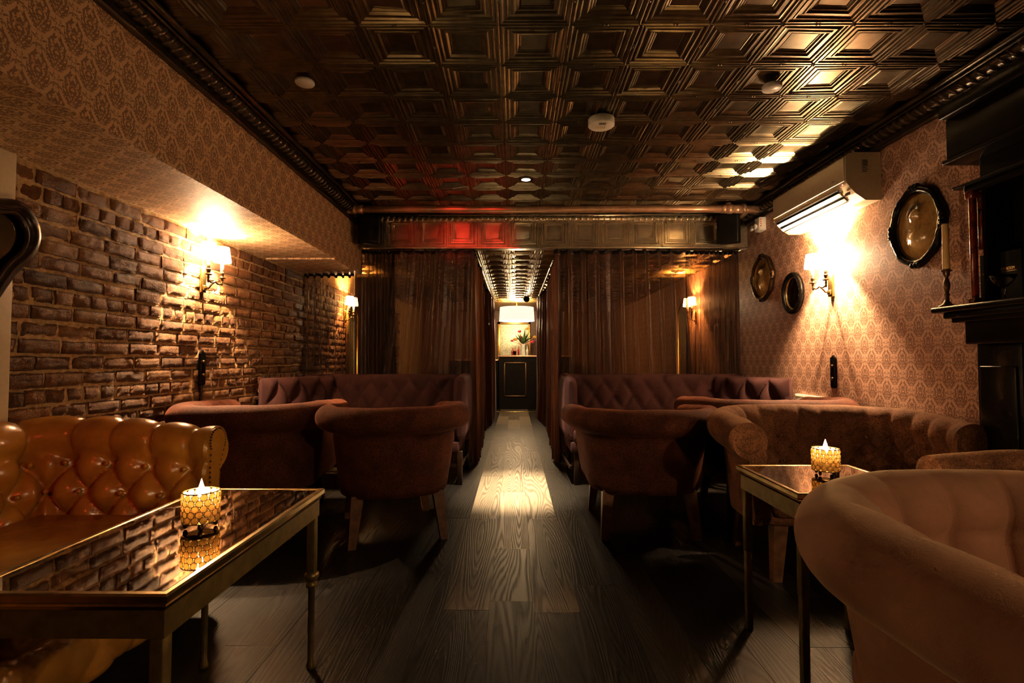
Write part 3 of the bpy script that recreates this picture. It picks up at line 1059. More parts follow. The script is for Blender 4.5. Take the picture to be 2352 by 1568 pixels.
def candle_set(x, y, z, where):
    t = thing('candle_holder', 'round amber crystal candle holder on ' + where, 'candle holder', (x, y, z))
    R, H, zb = .044, .078, .018
    rows, per = 5, 14
    rad = PI * R / per * .98
    cr, wr = MB(), MB()
    for k in range(rows):
        zz = zb + rad + (H - 2 * rad) * k / (rows - 1)
        for i in range(per):
            a = 2 * PI * (i + (k % 2) * .5) / per
            m = Matrix.Translation((R * cos(a), R * sin(a), zz)) @ Matrix.Rotation(a, 4, 'Z') @ Matrix.Rotation(PI / 2, 4, 'Y')
            cr.lathe([(0, .003), (rad * .5, .0024), (rad * .86, .0005), (rad * .86, -.0005), (rad * .5, -.002), (0, -.002)], (0, 0, 0), 12, 0, m)
            wr.tube([m @ Vector((rad * .92 * cos(q * PI / 6), rad * .92 * sin(q * PI / 6), 0)) for q in range(12)], .0010, 5, 0, True)
    for zz in (zb, zb + H):
        wr.tube([(R * cos(q * PI / 14), R * sin(q * PI / 14), zz) for q in range(28)], .0016, 6, 0, True)
    wr.lathe([(.0, zb - .001), (R, zb - .001), (R, zb + .001), (0, zb + .001)], (0, 0, 0), 24)
    w = wr.build('wire_frame', 'brass', t)
    c = cr.build('crystals', 'crystal', t)
    for k in range(4):
        a = PI / 2 * k + .5
        mb = MB(); mb.ball((R * .8 * cos(a), R * .8 * sin(a), .009), (.006, .006, .009), 0, 10, 8)
        mb.build('foot', 'bronze', t)
    c = thing('tealight_candle', 'lit white candle inside the amber crystal holder on ' + where, 'candle', (x, y, z + zb + .001))
    mb = MB(); mb.lathe([(0, 0), (.014, 0), (.015, .004), (.015, .05), (.012, .052), (.004, .050), (0, .050)], (0, 0, 0), 20)
    mb.build('wax', 'candle_tube', c)
    mb = MB(); mb.tube([(0, 0, .049), (.001, 0, .058)], .0012, 6)
    mb.build('wick', 'black_matt', c)
    mb = MB(); mb.lathe([(0, .056), (.006, .062), (.009, .072), (.0075, .084), (.004, .096), (0, .110)], (0, 0, 0), 14)
    mb.build('flame', 'flame', c)
    light('candle_light', 'POINT', (x, y, z + zb + .088), 5.0, (1, .46, .13), .008)
    light('candle_glow', 'POINT', (x, y, z + zb + .060), 12.0, (1, .62, .28), .004)
p = at(461, 1207, 2, .602)
candle_set(p.x, p.y, .599, 'the long brass table')
p = at(1897, 1088, 2, .632)
candle_set(p.x, p.y, .629, 'the small square table')

# ------------------------------------------------------------------ sconces
def sconce(label, x, y, z, rz, power=9.0, grp='double wall sconces'):
    """local +x points away from the wall, y along it; origin on the wall at the plate's centre"""
    t = thing('wall_sconce', label, 'wall lamp', (x, y, z), rz, grp)
    mb = MB(); mb.box((0, -.026, -.085), (.022, .026, .075), 0, .006)
    mb.box((.018, -.018, -.07), (.032, .018, -.035), 0, .004)
    mb.build('back_plate', 'brass', t)
    mb = MB()
    mb.tube([(.03, 0, -.052), (.055, 0, -.05), (.07, 0, -.03), (.09, 0, -.015)], .006, 8)
    mb.tube([(.095, s_ * .01 * k, -.008 - .014 * sin(PI * k / 8) * (1)) for s_, k in [(-1, q) for q in range(8, 0, -1)] + [(1, q) for q in range(0, 9)]], .0055, 8)
    for s_ in (-1, 1):
        mb.lathe([(0, -.03), (.005, -.024), (.009, -.015), (.006, -.005), (.010, .005), (.007, .02), (.024, .026), (.026, .030), (.010, .033), (.012, .045), (.016, .055), (.016, .066), (.010, .07)], (.095, s_ * .08, .0), 14)
    mb.build('arm', 'bronze', t)
    sh0 = None
    for s_ in (-1, 1):
        mb = MB(); mb.lathe([(.011, .068), (.011, .135), (.006, .14)], (.095, s_ * .08, 0), 12)
        mb.build('candle_sleeve', 'candle_tube', t)
        mb = MB()
        n = 28
        # thin shade wall, open at both ends
        mb.lathe([(.058, .138), (.043, .245), (.0415, .245), (.0565, .138), (.058, .138)], (.095, s_ * .08, 0), n, 0, None, True, False)
        sh = mb.build('shade', 'shade_glow', t)
        for r_, zz in ((.0585, .139), (.0435, .2445)):
            mb = MB()
            mb.tube([(.095 + r_ * cos(q * 2 * PI / n), s_ * .08 + r_ * sin(q * 2 * PI / n), zz) for q in range(n)], .0022, 6, 0, True)
            mb.build('shade_trim', 'bronze', sh)
        mb = MB(); mb.ball((.095, s_ * .08, .175), (.010, .010, .018), 0, 10, 8)
        mb.build('bulb', 'bulb', t)
        m = Matrix.Translation((x, y, z)) @ Matrix.Rotation(rz, 4, 'Z')
        light('sconce_light', 'POINT', m @ Vector((.095, s_ * .08, .200)), power, WARM, .012)
    return t
zr = 1.59
SP = 88
sconce('double sconce with two lit cream shades on the brick wall', XL + .005, 3.50, zr, 0, SP)
sconce('double sconce with two lit cream shades under the air conditioner', XR, 3.76, zr, PI, SP)
sconce('double sconce glimpsed through the left curtain', XL + .005, 6.45, zr, 0, SP * .75)
sconce('double sconce glimpsed through the right curtain', XR, 6.55, zr, PI, SP * .75)

# gilt mirrors behind the curtains
for sx, x, y, lab in ((1, XL + .02, 6.75, 'tall gilt mirror on the brick wall seen through the left curtain'), (-1, XR - .02, 7.05, 'tall gilt mirror on the papered wall seen through the right curtain')):
    t = thing('wall_mirror', lab, 'mirror', (x, y, 0), 0 if sx > 0 else PI, 'gilt mirrors behind the curtains')
    mb = MB()
    pl = [(-.22, .7), (.22, .7), (.22, 1.62)] + [(.22 * cos(a * PI / 12), 1.62 + .20 * sin(a * PI / 12)) for a in range(1, 12)] + [(-.22, 1.62)]
    mb.tube([(0.0, p[0], p[1]) for p in pl], .024, 8, 0, True)
    mb.build('frame', 'gilt', t)
    mb = MB(); mb.prism(pl, -.01, .0, 0)
    mb.build('pane', 'antique_mirror', t)

# ------------------------------------------------------------------ curtains
def curtain(label, p0, p1, zt, zb, pleats, amp, mat, lean0=0.0, lean1=0.0, seed=0, sag=0.0, flare=1.35, nz=26, holes=None, group='sheer brown curtains'):
    t = thing('sheer_curtain', label, 'curtain', (p0[0], p0[1], 0), 0, group)
    p0, p1 = Vector((*p0, 0)), Vector((*p1, 0))
    o = Vector((p0.x, p0.y, 0))
    d = (p1 - p0); Ln = d.length; d.normalize(); nrm = Vector((-d.y, d.x, 0))
    rnd = random.Random(seed)
    ph = [rnd.uniform(-.9, .9) for _ in range(pleats + 2)]
    nu = pleats * 10 + 1
    def off(s):
        k = s * pleats
        i = int(k) % (pleats + 1); f = k - int(k)
        pz = ph[i] * (1 - f) + ph[i + 1] * f
        return pz, k
    def fn(i, j):
        s, q = i / (nu - 1), j / (nz - 1)            # q 0 top, 1 bottom
        pz, k = off(s)
        a = amp * (.55 + .45 * flare * q) * (1 + .45 * pz)
        y = a * sin(2 * PI * k + pz * .8 * q) + .35 * a * sin(4 * PI * k + pz * 3 + q * 1.5)
        y += .02 * noise.noise(Vector((s * 5, q * 2, seed * 3.1)))
        along = s * Ln + .25 * a * sin(4 * PI * k) + (lean0 * (1 - s) + lean1 * s) * (q ** 1.3)
        z = zt + (zb - zt) * q
        if j == 0: z += .012 * cos(2 * PI * k)
        P = p0 + d * along + nrm * y - o
        return (P.x, P.y, z)
    mb = MB(); mb.grid(fn, nu, nz, 0, True)
    mb.build('cloth', mat, t)
    # dark heading tape
    mb = MB()
    def hd(i, j):
        x, y, z = fn(i, 0)
        n3 = nrm * (.004 if j in (0, 1) else -.004)
        return (x + n3.x, y + n3.y, zt + (.015 if j in (0, 3) else -.018) + .010 * cos(2 * PI * off(i / (nu - 1))[1]))
    mb.grid(hd, nu, 4, 0, True, wrap_v=True)
    mb.build('heading', 'black_matt', t)
    return t
YC = 5.17
curtain('sheer curtain pulled aside under the soffit by the brick wall', (XL + .03, 5.16), (-1.62, 5.16), ZS - .03, .02, 7, .035, 'sheer_open', 0, -.0, 1, flare=1.6)
curtain('tightly gathered curtain at the corner of the soffit', (-1.62, 5.20), (-1.22, 5.20), ZB - .03, .02, 10, .035, 'sheer_dense', 0, .05, 2)
curtain('broad sheer curtain left of the corridor opening', (-1.24, YC), (-.40, YC), ZB - .03, .02, 7, .042, 'sheer', -.22, -.02, 3)
curtain('brown curtain lining the left side of the corridor at its mouth', (-.40, YC + .02), (-.50, 7.9), ZB - .03, .015, 17, .042, 'sheer_far', 0, 0, 4)
curtain('brown curtain further along the left side of the corridor', (-.45, 7.95), (-.40, 9.6), ZB - .03, .015, 11, .045, 'sheer_far', 0, 0, 5)
curtain('broad sheer curtain right of the corridor opening', (.44, YC), (1.72, YC), ZB - .03, .02, 10, .038, 'sheer', 0, .10, 6)
curtain('tightly gathered curtain beside the papered wall', (1.72, 5.19), (2.26, 5.19), ZB - .03, .02, 11, .035, 'sheer_dense', 0, 0, 7)
curtain('brown curtain lining the right side of the corridor at its mouth', (.43, YC + .02), (.52, 8.1), ZB - .03, .015, 17, .042, 'sheer_far', 0, 0, 8)
curtain('brown curtain further along the right side of the corridor', (.50, 8.15), (.41, 9.35), ZB - .03, .015, 11, .045, 'sheer_far', 0, 0, 9)
for lab, pts in (('curved dark curtain track above the left curtains', [(XS + .02, YC, ZB - .012), (-.50, YC, ZB - .012), (-.43, YC + .03, ZB - .012), (-.40, YC + .10, ZB - .012), (-.42, 9.6, ZB - .012)]),
                 ('curved dark curtain track above the right curtains', [(2.26, YC, ZB - .012), (.54, YC, ZB - .012), (.46, YC + .03, ZB - .012), (.43, YC + .10, ZB - .012), (.42, 9.35, ZB - .012)])):
    mb = MB(); mb.tube(pts, .011, 8)
    tag(mb.build('curtain_track', 'tin_dark'), lab, 'curtain track', 'curtain tracks')

# ------------------------------------------------------------------ pipe over the beam
t = thing('overhead_pipe', 'copper-coloured pipe crossing under the ceiling in front of the beam', 'pipe', (0, 4.72, 2.435))
mb = MB(); mb.tube([(-1.50 + .35 * k, 0, .004 * sin(k)) for k in range(11)], .034, 18)
mb.build('pipe_run', 'copper', t)
for x in (-1.52, 2.02):
    mb = MB()
    s_ = 1 if x < 0 else -1
    mb.tube([(x - s_ * .10, 0, 0), (x - s_ * .075, 0, 0)], .050, 14); mb.tube([(x - s_ * .08, 0, 0), (x + s_ * .02, 0, 0)], .040, 16)
    mb.tube([(x + s_ * .02, 0, 0), (x + s_ * .06, 0, 0)], .046, 8); mb.tube([(x + s_ * .06, 0, 0), (x + s_ * .12, 0, 0)], .042, 16)
    mb.tube([(x + s_ * .05, 0, 0), (x + s_ * .05, 0, .055)], .026, 12)
    mb.build('pipe_fitting', 'copper', t)
mb = MB(); mb.tube([(2.02, 0, 0), (2.24, 0, -.005)], .036, 16)
mb.tube([(2.12, 0, -.01), (2.15, .07, -.005), (2.19, .15, .01), (2.21, .30, .015)], .03, 12)
mb.build('pipe_elbow', 'copper', t)

# loudspeakers at the two ends of the beam
for px, y, rz, lab in ((-1.405, 4.92, R_(22), 'black loudspeaker at the left end of the tin beam'), (2.055, 4.92, R_(-30), 'black loudspeaker at the right end of the tin beam')):
    t = thing('loudspeaker', lab, 'speaker', (px, y, 2.30), rz, 'loudspeakers on the beam')
    mb = MB()
    m_ = Matrix.Rotation(R_(6), 4, 'X')
    mb.box((-.095, -.075, -.14), (.095, .085, .14), 0, .012, 2, m_)
    mb.build('cabinet', 'black_matt', t)
    mb = MB(); mb.box((-.086, -.084, -.13), (.086, -.074, .13), 0, .004, 2, m_)
    mb.build('grille', 'black', t)
    mb = MB(); mb.tube([(0, .08, 0), (0, .16, 0)], .018, 8); mb.box((-.03, .15, -.05), (.03, .17, .05))
    mb.build('bracket', 'black_matt', t)

# ceiling fittings
def disc(name, label, cat, px, py, r, h, mat, grp=None):
    p = at(px, py, 2, ZC - .02)
    t = thing(name, label, cat, (p.x, p.y, ZC - .012), 0, grp)
    mb = MB(); mb.lathe([(r * .96, 0), (r, -.004), (r, -h + .004), (r * .94, -h), (0, -h)], (0, 0, 0), 32)
    mb.build('cover', mat, t)
    return t
disc('ceiling_cover', 'round white ceiling cover plate over the left side', 'cover plate', 700, 190, .049, .014, 'white2', 'round ceiling covers')
disc('ceiling_cover', 'round white ceiling cover plate over the right side', 'cover plate', 1773, 199, .049, .022, 'white2', 'round ceiling covers')
t = disc('smoke_detector', 'round cream smoke detector near the middle of the tin ceiling', 'smoke detector', 1381, 276, .078, .045, 'white2')
mb = MB(); mb.box((-.018, -.045, -.0475), (.022, -.02, -.044), 0, .001)
mb.build('label_plate', 'grey', t)
mb = MB()
for k in range(5): mb.box((-.03 + .012 * k, .0, -.047), (-.024 + .012 * k, .03, -.044))
mb.build('vent_slots', 'white', t)
p = at(1208, 413, 2, ZC - .015)
t = thing('recessed_downlight', 'small recessed downlight glowing above the aisle', 'ceiling light', (p.x, p.y, ZC - .012))
mb = MB(); mb.lathe([(.036, -.003), (.052, -.004), (.062, 0), (.058, .004), (.036, .004)], (0, 0, 0), 28, 0, None, True, False)
mb.build('bezel', 'bronze', t)
mb = MB(); mb.lathe([(.036, -.0015), (0, -.0015)], (0, 0, 0), 24)
mb.build('lens', 'lens', t)
SPOT = light('downlight_beam', 'SPOT', (p.x, p.y, ZC - .03), 480, (1, .76, .48), .03, None, spot_size=R_(36), spot_blend=1.0)
aim(SPOT, (p.x - .06, p.y + .15, 0))
# a stray bit of wire hanging from the ceiling
p = at(1060, 434, 2, ZC - .03)
mb = MB(); mb.tube([(p.x - .075, p.y - .04, ZC - .04), (p.x + .04, p.y - .02, ZC - .016), (p.x + .055, p.y, ZC - .010), (p.x + .045, p.y - .01, ZC - .03), (p.x + .05, p.y - .03, ZC - .045)], .0028, 6)
tag(mb.build('loose_wire', 'white2'), 'short pale loose wire hooked out of the tin ceiling', 'wire')

# ------------------------------------------------------------------ air conditioner
def aircon():
    t = thing('air_conditioner', 'cream wall-mounted air conditioner above the right sconce', 'air conditioner', (XR, 3.70, 2.215))
    hy, zt, zb = .46, .148, -.158
    # profile in x (out from wall = negative) and z
    pr = [(0, zb), (-.10, zb), (-.165, zb + .045), (-.215, zb + .105), (-.222, zb + .13), (-.222, zt - .035), (-.205, zt - .008), (-.17, zt), (0, zt)]
    mb = MB(); mb.prism([(p[0], p[1]) for p in pr], -hy, hy, 1)
    b = mb.build('housing', 'white', t)
    bv = b.modifiers.new('bevel', 'BEVEL'); bv.width = .010; bv.segments = 3; bv.limit_method = 'ANGLE'; bv.angle_limit = R_(20)
    mb = MB(); mb.box((-.228, -hy + .012, zb + .125), (-.220, hy - .012, zt - .03), 0, .003)
    mb.build('front_panel', 'white', t)
    # air slot, dark, along the bent underside, with two vanes
    d = Vector((-.05, 0, .06)).normalized()
    mb = MB()
    a, b2 = Vector((-.135, 0, zb + .0195)), Vector((-.212, 0, zb + .100))
    n = Vector((-.78, 0, -.62))
    def strip(mb, s0, s1, lift, th):
        q0, q1 = a.lerp(b2, s0), a.lerp(b2, s1)
        vs = []
        for y in (-hy + .10, hy - .02):
            for q in (q0, q1):
                for h in (lift, lift + th):
                    vs.append((q.x + n.x * h, y, q.z + n.z * h))
        mb.add(vs, [(0, 1, 3, 2), (4, 6, 7, 5), (0, 4, 5, 1), (2, 3, 7, 6), (0, 2, 6, 4), (1, 5, 7, 3)], 0)
    strip(mb, .02, .98, .0035, .002)
    mb.build('air_slot', 'black_matt', t)
    for s0, s1 in ((.12, .34), (.52, .76)):
        mb = MB(); strip(mb, s0, s1, .008, .005)
        mb.build('louver', 'white2', t)
    mb = MB(); mb.ball((-.214, -hy + .045, zb + .112), .005, 0, 8, 6)
    mb.build('indicator_light', 'red_led', t)
    mb = MB()
    for k in range(3): mb.box((-.2225, -hy + .04, zb + .06 + .012 * k), (-.2215, -hy + .075, zb + .064 + .012 * k))
    mb.box((-.19, -hy + .02, zb + .04), (-.183, -hy + .06, zb + .06))
    mb.build('control_marks', 'grey', t)
    mb = MB(); mb.box((-.2295, -hy + .10, zb + .152), (-.2278, -hy + .135, zb + .158)); mb.box((-.2295, -hy + .11, zb + .158), (-.2278, -hy + .128, zb + .162))
    mb.build('maker_mark', 'grey', t)
    mb = MB()
    for k in range(7):
        mb.box((-.118, -hy - .0015, .022 + .012 * k), (-.118 + .03 + .008 * (k % 2), -hy + .002, .028 + .012 * k))
    mb.box((-.112, -hy - .0016, .062), (-.085, -hy + .002, .10))
    mb.build('rating_label', 'grey', t)
aircon()
# pipe cover / trunking strip above it
mb = MB(); mb.box((XR - .05, 4.10, 2.385), (XR, 4.62, 2.42), 0, .008)
for k in range(8): mb.box((XR - .055, 4.14 + .06 * k, 2.39), (XR - .049, 4.16 + .06 * k, 2.415))
tag(mb.build('ribbed_conduit', 'tin_dark'), 'short ribbed conduit on the wall above the air conditioner', 'conduit')
# little white box with red marks
p = at(1747, 516, 0, XR - .03)
t = thing('emergency_light', 'small white emergency light box with red marks by the air conditioner', 'emergency light', (XR, p.y, p.z))
mb = MB(); mb.box((-.065, -.05, -.062), (0, .05, .062), 0, .008)
mb.build('housing', 'white2', t)
mb = MB()
for k in range(4): mb.box((-.058 + .0 * k, -.0515, .034 - .02 * k), (-.046, -.049, .042 - .02 * k))
mb.build('red_marks', 'red_mark', t)
for s_ in (-1, 1):
    mb = MB(); mb.lathe([(.012, 0), (.026, .02), (.026, .03), (0, .03)], (0, 0, 0), 16, 0, Matrix.Translation((-.062, s_ * .034 + .03, -.02)) @ Matrix.Rotation(-PI / 2, 4, 'Y'))
    mb.build('lamp_head', 'white2', t)
# black finger plates on both walls, vent on the right
def plate(label, x, y, z, sgn):
    t = thing('switch_plate', label, 'switch plate', (x, y, z), 0 if sgn > 0 else PI, 'ornate black switch plates')
    mb = MB()
    pl = [(-.030, -.10), (-.018, -.115), (0, -.108), (.018, -.115), (.030, -.10), (.030, .10), (.02, .112), (.012, .108), (0, .125), (-.012, .108), (-.02, .112), (-.030, .10)]
    mb.prism(pl, 0, .014, 0)
    mb.build('plate', 'black', t)
    for zz in (.045, -.045):
        mb = MB(); mb.lathe([(.012, 0), (.012, .008), (.006, .012), (0, .012)], (0, 0, 0), 12, 0, Matrix.Translation((.014, 0, zz)) @ Matrix.Rotation(PI / 2, 4, 'Y'))
        mb.build('button', 'bronze', t)
p = at(461, 846, 0, XL + .01); plate('black switch plate with conduit below on the brick wall', XL + .012, p.y, p.z, 1)
mb = MB(); mb.box((XL + .004, p.y - .010, .5), (XL + .022, p.y + .010, p.z - .11), 0, .003)
tag(mb.build('cable_conduit', 'wood_dark'), 'thin vertical conduit below the switch plate on the brick wall', 'conduit')
p = at(1917, 855, 0, XR); plate('black switch plate on the damask paper below the sconce', XR, p.y, p.z, -1)
p = at(1865, 918, 0, XR)
t = thing('wall_vent', 'cream wall vent box low on the papered wall behind the settee', 'vent', (XR, p.y, p.z))
mb = MB(); mb.box((-.025, -.20, -.10), (0, .20, .035), 0, .004); mb.build('cover', 'white2', t)
mb = MB()
for k in range(3): mb.box((-.032, -.185, .012 - .035 * k), (-.024, .185, .022 - .035 * k), 0, .002)
mb.build('slats', 'white', t)

# ------------------------------------------------------------------ oval portraits
def oval(label, px, py, hw, hh, fw, mats, ornate, seed):
    p = at(px, py, 0, XR)
    t = thing('oval_picture', label, 'picture', (XR, p.y, p.z), PI)
    rnd = random.Random(seed)
    mb = MB()
    n, m = 72, 12
    def fr(i, j):
        a = 2 * PI * i / n; b = 2 * PI * j / m
        w = fw * (1 + (.13 * sin(a * 8 + 1) + .10 * cos(a * 4) if ornate else 0))
        ey, ez = hw - fw * .5, hh - fw * .5
        ry = w * .5 * cos(b)
        out = ry + (w - fw) * .5
        x = .024 + .022 * sin(b) + (.006 * noise.noise(Vector((a * 9, b * 2, seed))) if ornate else 0)
        return (max(.002, x), (ey + out) * cos(a), (ez + out) * sin(a))
    mb.grid(fr, n, m, 0, True, wrap_u=True, wrap_v=True)
    if ornate:
        for k in range(4):
            a = PI / 2 * k
            for e in (-.12, 0, .12):
                mb.ball((.034, (hw - fw * .25) * cos(a + e), (hh - fw * .25) * sin(a + e)), (.016, .020, .020), 0, 8, 6)
    mb.build('frame', mats[0], t)
    mb = MB()
    for q in ((fw * .98, .018), (fw * 1.10, .014)):
        mb.tube([(q[1], (hw - q[0]) * cos(2 * PI * k / 60), (hh - q[0]) * sin(2 * PI * k / 60)) for k in range(60)], .005, 6, 0, True)
    mb.build('inner_rim', mats[1], t)
    mb = MB()
    nu, nv = 72, 40
    def tone(y, z):
        if not ornate: return .3
        face = math.exp(-(((y - .04) / .20) ** 2 + ((z - .30) / .22) ** 2) * 1.6)
        hair = math.exp(-(((y + .02) / .36) ** 2 + ((z - .42) / .32) ** 2) * 1.8) * (1 - face)
        body = math.exp(-((y / .5) ** 2 + ((z + .55) / .42) ** 2) * 1.8)
        return .50 + .42 * face - .75 * hair * (.55 + .8 * abs(noise.noise(Vector((y * 9, z * 9, seed))))) + .22 * body - .12 * abs(noise.noise(Vector((y * 6, z * 6, seed + 3))))
    iw, ih = hw - fw * .9, hh - fw * .9
    def gl(i, j):
        a = 2 * PI * i / nu; r = j / (nv - 1)
        y, z = iw * r * cos(a), ih * r * sin(a)
        x = .012 + .022 * (1 - r * r)
        if ornate:   # raised bust: head, hair, shoulders
            hd = math.exp(-(((y + .01) / (iw * .28)) ** 2 + ((z - ih * .34) / (ih * .26)) ** 2) * 2)
            bd = math.exp(-((y / (iw * .42)) ** 2 + ((z + ih * .42) / (ih * .36)) ** 2) * 1.6)
            x += .020 * max(hd, bd) * (1 - r ** 4) + .009 * noise.noise(Vector((y * 30, z * 26, seed))) * max(hd, bd)
        return (x, y, z)
    mb.grid(gl, nu, nv, 0, True, wrap_u=True)
    mb.attr = [tone(v[1] / iw, v[2] / ih) for v in mb.v]
    mb.build('picture', mats[2], t)
oval('large oval portrait in a carved dark frame near the mantelpiece', 2115, 519, .20, .235, .045, ('black', 'bronze', 'portrait'), True, 1)
oval('oval portrait in a gilded dark frame closest to the curtain', 1757, 638, .205, .215, .042, ('bronze', 'gilt', 'portrait'), True, 2)
oval('small black oval frame with dark glass left of the sconce', 1827, 673, .155, .175, .042, ('black', 'gilt', 'dark_mirror'), False, 3)

# carved mirror at the left edge, on its own bit of trim
t = thing('carved_mirror', 'dark carved scroll-framed mirror on the brick wall at the left edge', 'mirror', (XL + .04, 1.98, 1.50))
mb = MB()
pl = [(-.30, .02), (-.27, .13), (-.18, .19), (-.08, .17), (0, .185), (.08, .175), (.16, .19), (.215, .15), (.235, .08), (.205, .0), (.14, -.07), (.09, -.15), (.02, -.26), (-.08, -.33), (-.18, -.26), (-.25, -.12)]
def smooth_loop(pl, n=4):
    out = []
    k = len(pl)
    for i in range(k):
        p0, p1, p2, p3 = (Vector(pl[(i + q - 1) % k]) for q in range(4))
        for s in range(n):
            u = s / n
            out.append(.5 * ((2 * p1) + (-p0 + p2) * u + (2 * p0 - 5 * p1 + 4 * p2 - p3) * u * u + (-p0 + 3 * p1 - 3 * p2 + p3) * u ** 3))
    return out
lp = smooth_loop(pl)
mb.tube([(.01, p.x, p.y) for p in lp], .030, 12, 0, True)
mb.tube([(.034, p.x * .985, p.y * .985) for p in lp], .010, 8, 0, True)
mb.tube([(.026, p.x * .84, p.y * .84) for p in lp], .012, 8, 0, True)
mb.build('frame', 'wood_dark', t)
mb = MB(); mb.prism([(p.x * .9, p.y * .9) for p in lp], 0, .008, 0)
mb.build('pane', 'dark_mirror', t)
mb = MB(); mb.box((XL + .002, 1.98, 0), (XL + .022, 2.165, ZS), 0, .004)
struct('trim_5', mb, 'white', 'narrow cream upright trim on the brick wall at the left edge')

# ------------------------------------------------------------------ mantelpiece on the right
def mantel():
    t = thing('mantelpiece', 'tall black lacquered mantelpiece with overmantel at the right edge', 'mantelpiece', (XR, 0, 0))
    ye, ys = 2.44, .75
    mb = MB()
    mb.box((-.12, ys, 0), (0, ye - .22, 1.18)); mb.box((-.145, ye - .22, 0), (0, ye, 1.20), 0, .006)
    mb.box((-.155, ye - .20, .25), (-.14, ye - .02, 1.02), 0, .006)
    mb.box((-.20, ys, 1.12), (0, ye + .0, 1.24), 0, .008)
    mb.build('surround', 'black', t)
    mb = MB()
    mb.box((-.26, ys - .1, 1.275), (0, ye + .125, 1.305), 0, .010)
    mb.box((-.235, ys, 1.245), (0, ye + .08, 1.276), 0, .008)
    mb.box((-.215, ys, 1.225), (0, ye + .055, 1.25), 0, .006)
    mb.build('shelf', 'black', t)
    # overmantel
    mb = MB()
    mb.box((-.03, ys, 1.30), (0, ye - .06, 2.30))
    mb.box((-.155, ye - .080, 1.30), (0, ye - .062, 1.87)); mb.box((-.12, ys, 1.86), (0, ye - .015, 2.02), 0, .006)
    mb.box((-.17, ys, 1.835), (0, ye + .02, 1.875), 0, .008); mb.box((-.19, ys, 1.87), (0, ye + .06, 1.885), 0, .006)
    mb.build('overmantel', 'black', t)
    mb = MB()
    mb.box((-.205, ys, 2.01), (0, ye + .065, 2.22), 0, .004); mb.box((-.225, ys, 1.998), (0, ye + .075, 2.022), 0, .010); mb.box((-.25, ys, 2.215), (0, ye + .06, 2.29), 0, .012)
    mb.build('crown', 'black', t)
    for yy in (ye - .045, 1.0):
        mb = MB()
        mb.box((-.20, yy - .016, 1.306), (-.165, yy + .020, 1.335), 0, .004); mb.box((-.195, yy - .012, 1.33), (-.170, yy + .014, 1.81), 0, .008, 3); mb.box((-.202, yy - .018, 1.80), (-.162, yy + .022, 1.838), 0, .005)
        mb.build('column', 'oxblood', t)
    mb = MB(); mb.box((-.150, ye - .060, 1.56), (-.122, ye - .030, 1.83), 0, .003)
    mb.build('panel_inset', 'oxblood', t)
    mb = MB(); mb.box((-.036, 1.05, 1.33), (-.028, ye - .24, 1.80))
    mb.build('mirror_pane', 'dark_mirror', t)
    mb = MB()
    for yy in (ye - .24, 1.05): mb.box((-.05, yy - .012, 1.31), (-.028, yy + .012, 1.83), 0, .004)
    for zz in (1.32, 1.81): mb.box((-.05, 1.05, zz - .012), (-.028, ye - .24, zz + .012), 0, .004)
    mb.build('mirror_frame', 'black', t)
mantel()
p = at(2176, 706, 2, 1.305)
xx = XR - .20
p = at(2176, 706, 0, xx)
t = thing('candlestick', 'turned dark metal candlestick standing on the mantel shelf', 'candlestick', (xx, p.y, 1.305))
mb = MB(); mb.lathe([(.036, 0), (.036, .006), (.022, .014), (.010, .030), (.008, .05), (.013, .062), (.008, .072), (.012, .09), (.015, .115), (.010, .135), (.007, .145), (.014, .16), (.015, .172), (.024, .178), (.024, .182), (.012, .184)], (0, 0, 0), 20)
mb.build('stem', 'bronze', t)
mb = MB(); mb.lathe([(.0145, 0), (.0150, .003), (.0135, .222), (.012, .228), (0, .226)], (0, 0, 0), 18)
c = tag(mb.build('taper_candle', 'wax'), 'unlit ivory taper candle in the candlestick on the mantel shelf', 'candle')
c.location = (xx, p.y, 1.305 + .184)
# menu card and etched coupe
p = at(2300, 640, 0, XR - .09)
t = thing('menu_card', 'black card with pale lettering leaning on the mantel shelf', 'card', (XR - .09, p.y, 1.306), R_(-90 + 12))
mb = MB(); mb.box((-.085, -.004, 0), (.085, .004, .235), 0, .001)
mb.build('card', 'black_matt', t)
tc = bpy.data.curves.new('lettering', 'FONT'); tc.body = 'THE RAINES LAW ROOM'; tc.size = .0155; tc.align_x = 'CENTER'; tc.extrude = .0004
tc.materials.append(M['gilt'])
tmp = bpy.data.objects.new('tmp', tc); COL.objects.link(tmp)
lm = bpy.data.meshes.new_from_object(tmp.evaluated_get(bpy.context.evaluated_depsgraph_get()))
bpy.data.objects.remove(tmp)
to = bpy.data.objects.new('lettering', lm); COL.objects.link(to); to.parent = t
to.location = (-.005, -.0048, .150); to.rotation_euler = (PI / 2, 0, 0); to.scale = (.72, 1.2, 1)
mb = MB(); mb.box((-.075, -.0050, .143), (.065, -.0040, .1445)); mb.build('underline', 'gilt', t)
p = at(2306, 690, 0, XR - .20)
mb = MB(); mb.lathe([(0, 0), (.030, .001), (.030, .003), (.006, .008), (.004, .03), (.008, .045), (.004, .052), (.012, .056), (.036, .085), (.046, .108), (.0445, .108), (.034, .086), (.010, .059), (0, .057)], (0, 0, 0), 24)
c = tag(mb.build('coupe_glass', 'glass'), 'etched cocktail coupe glass on the mantel shelf before the black card', 'glass')
c.location = (XR - .20, p.y, 1.306)

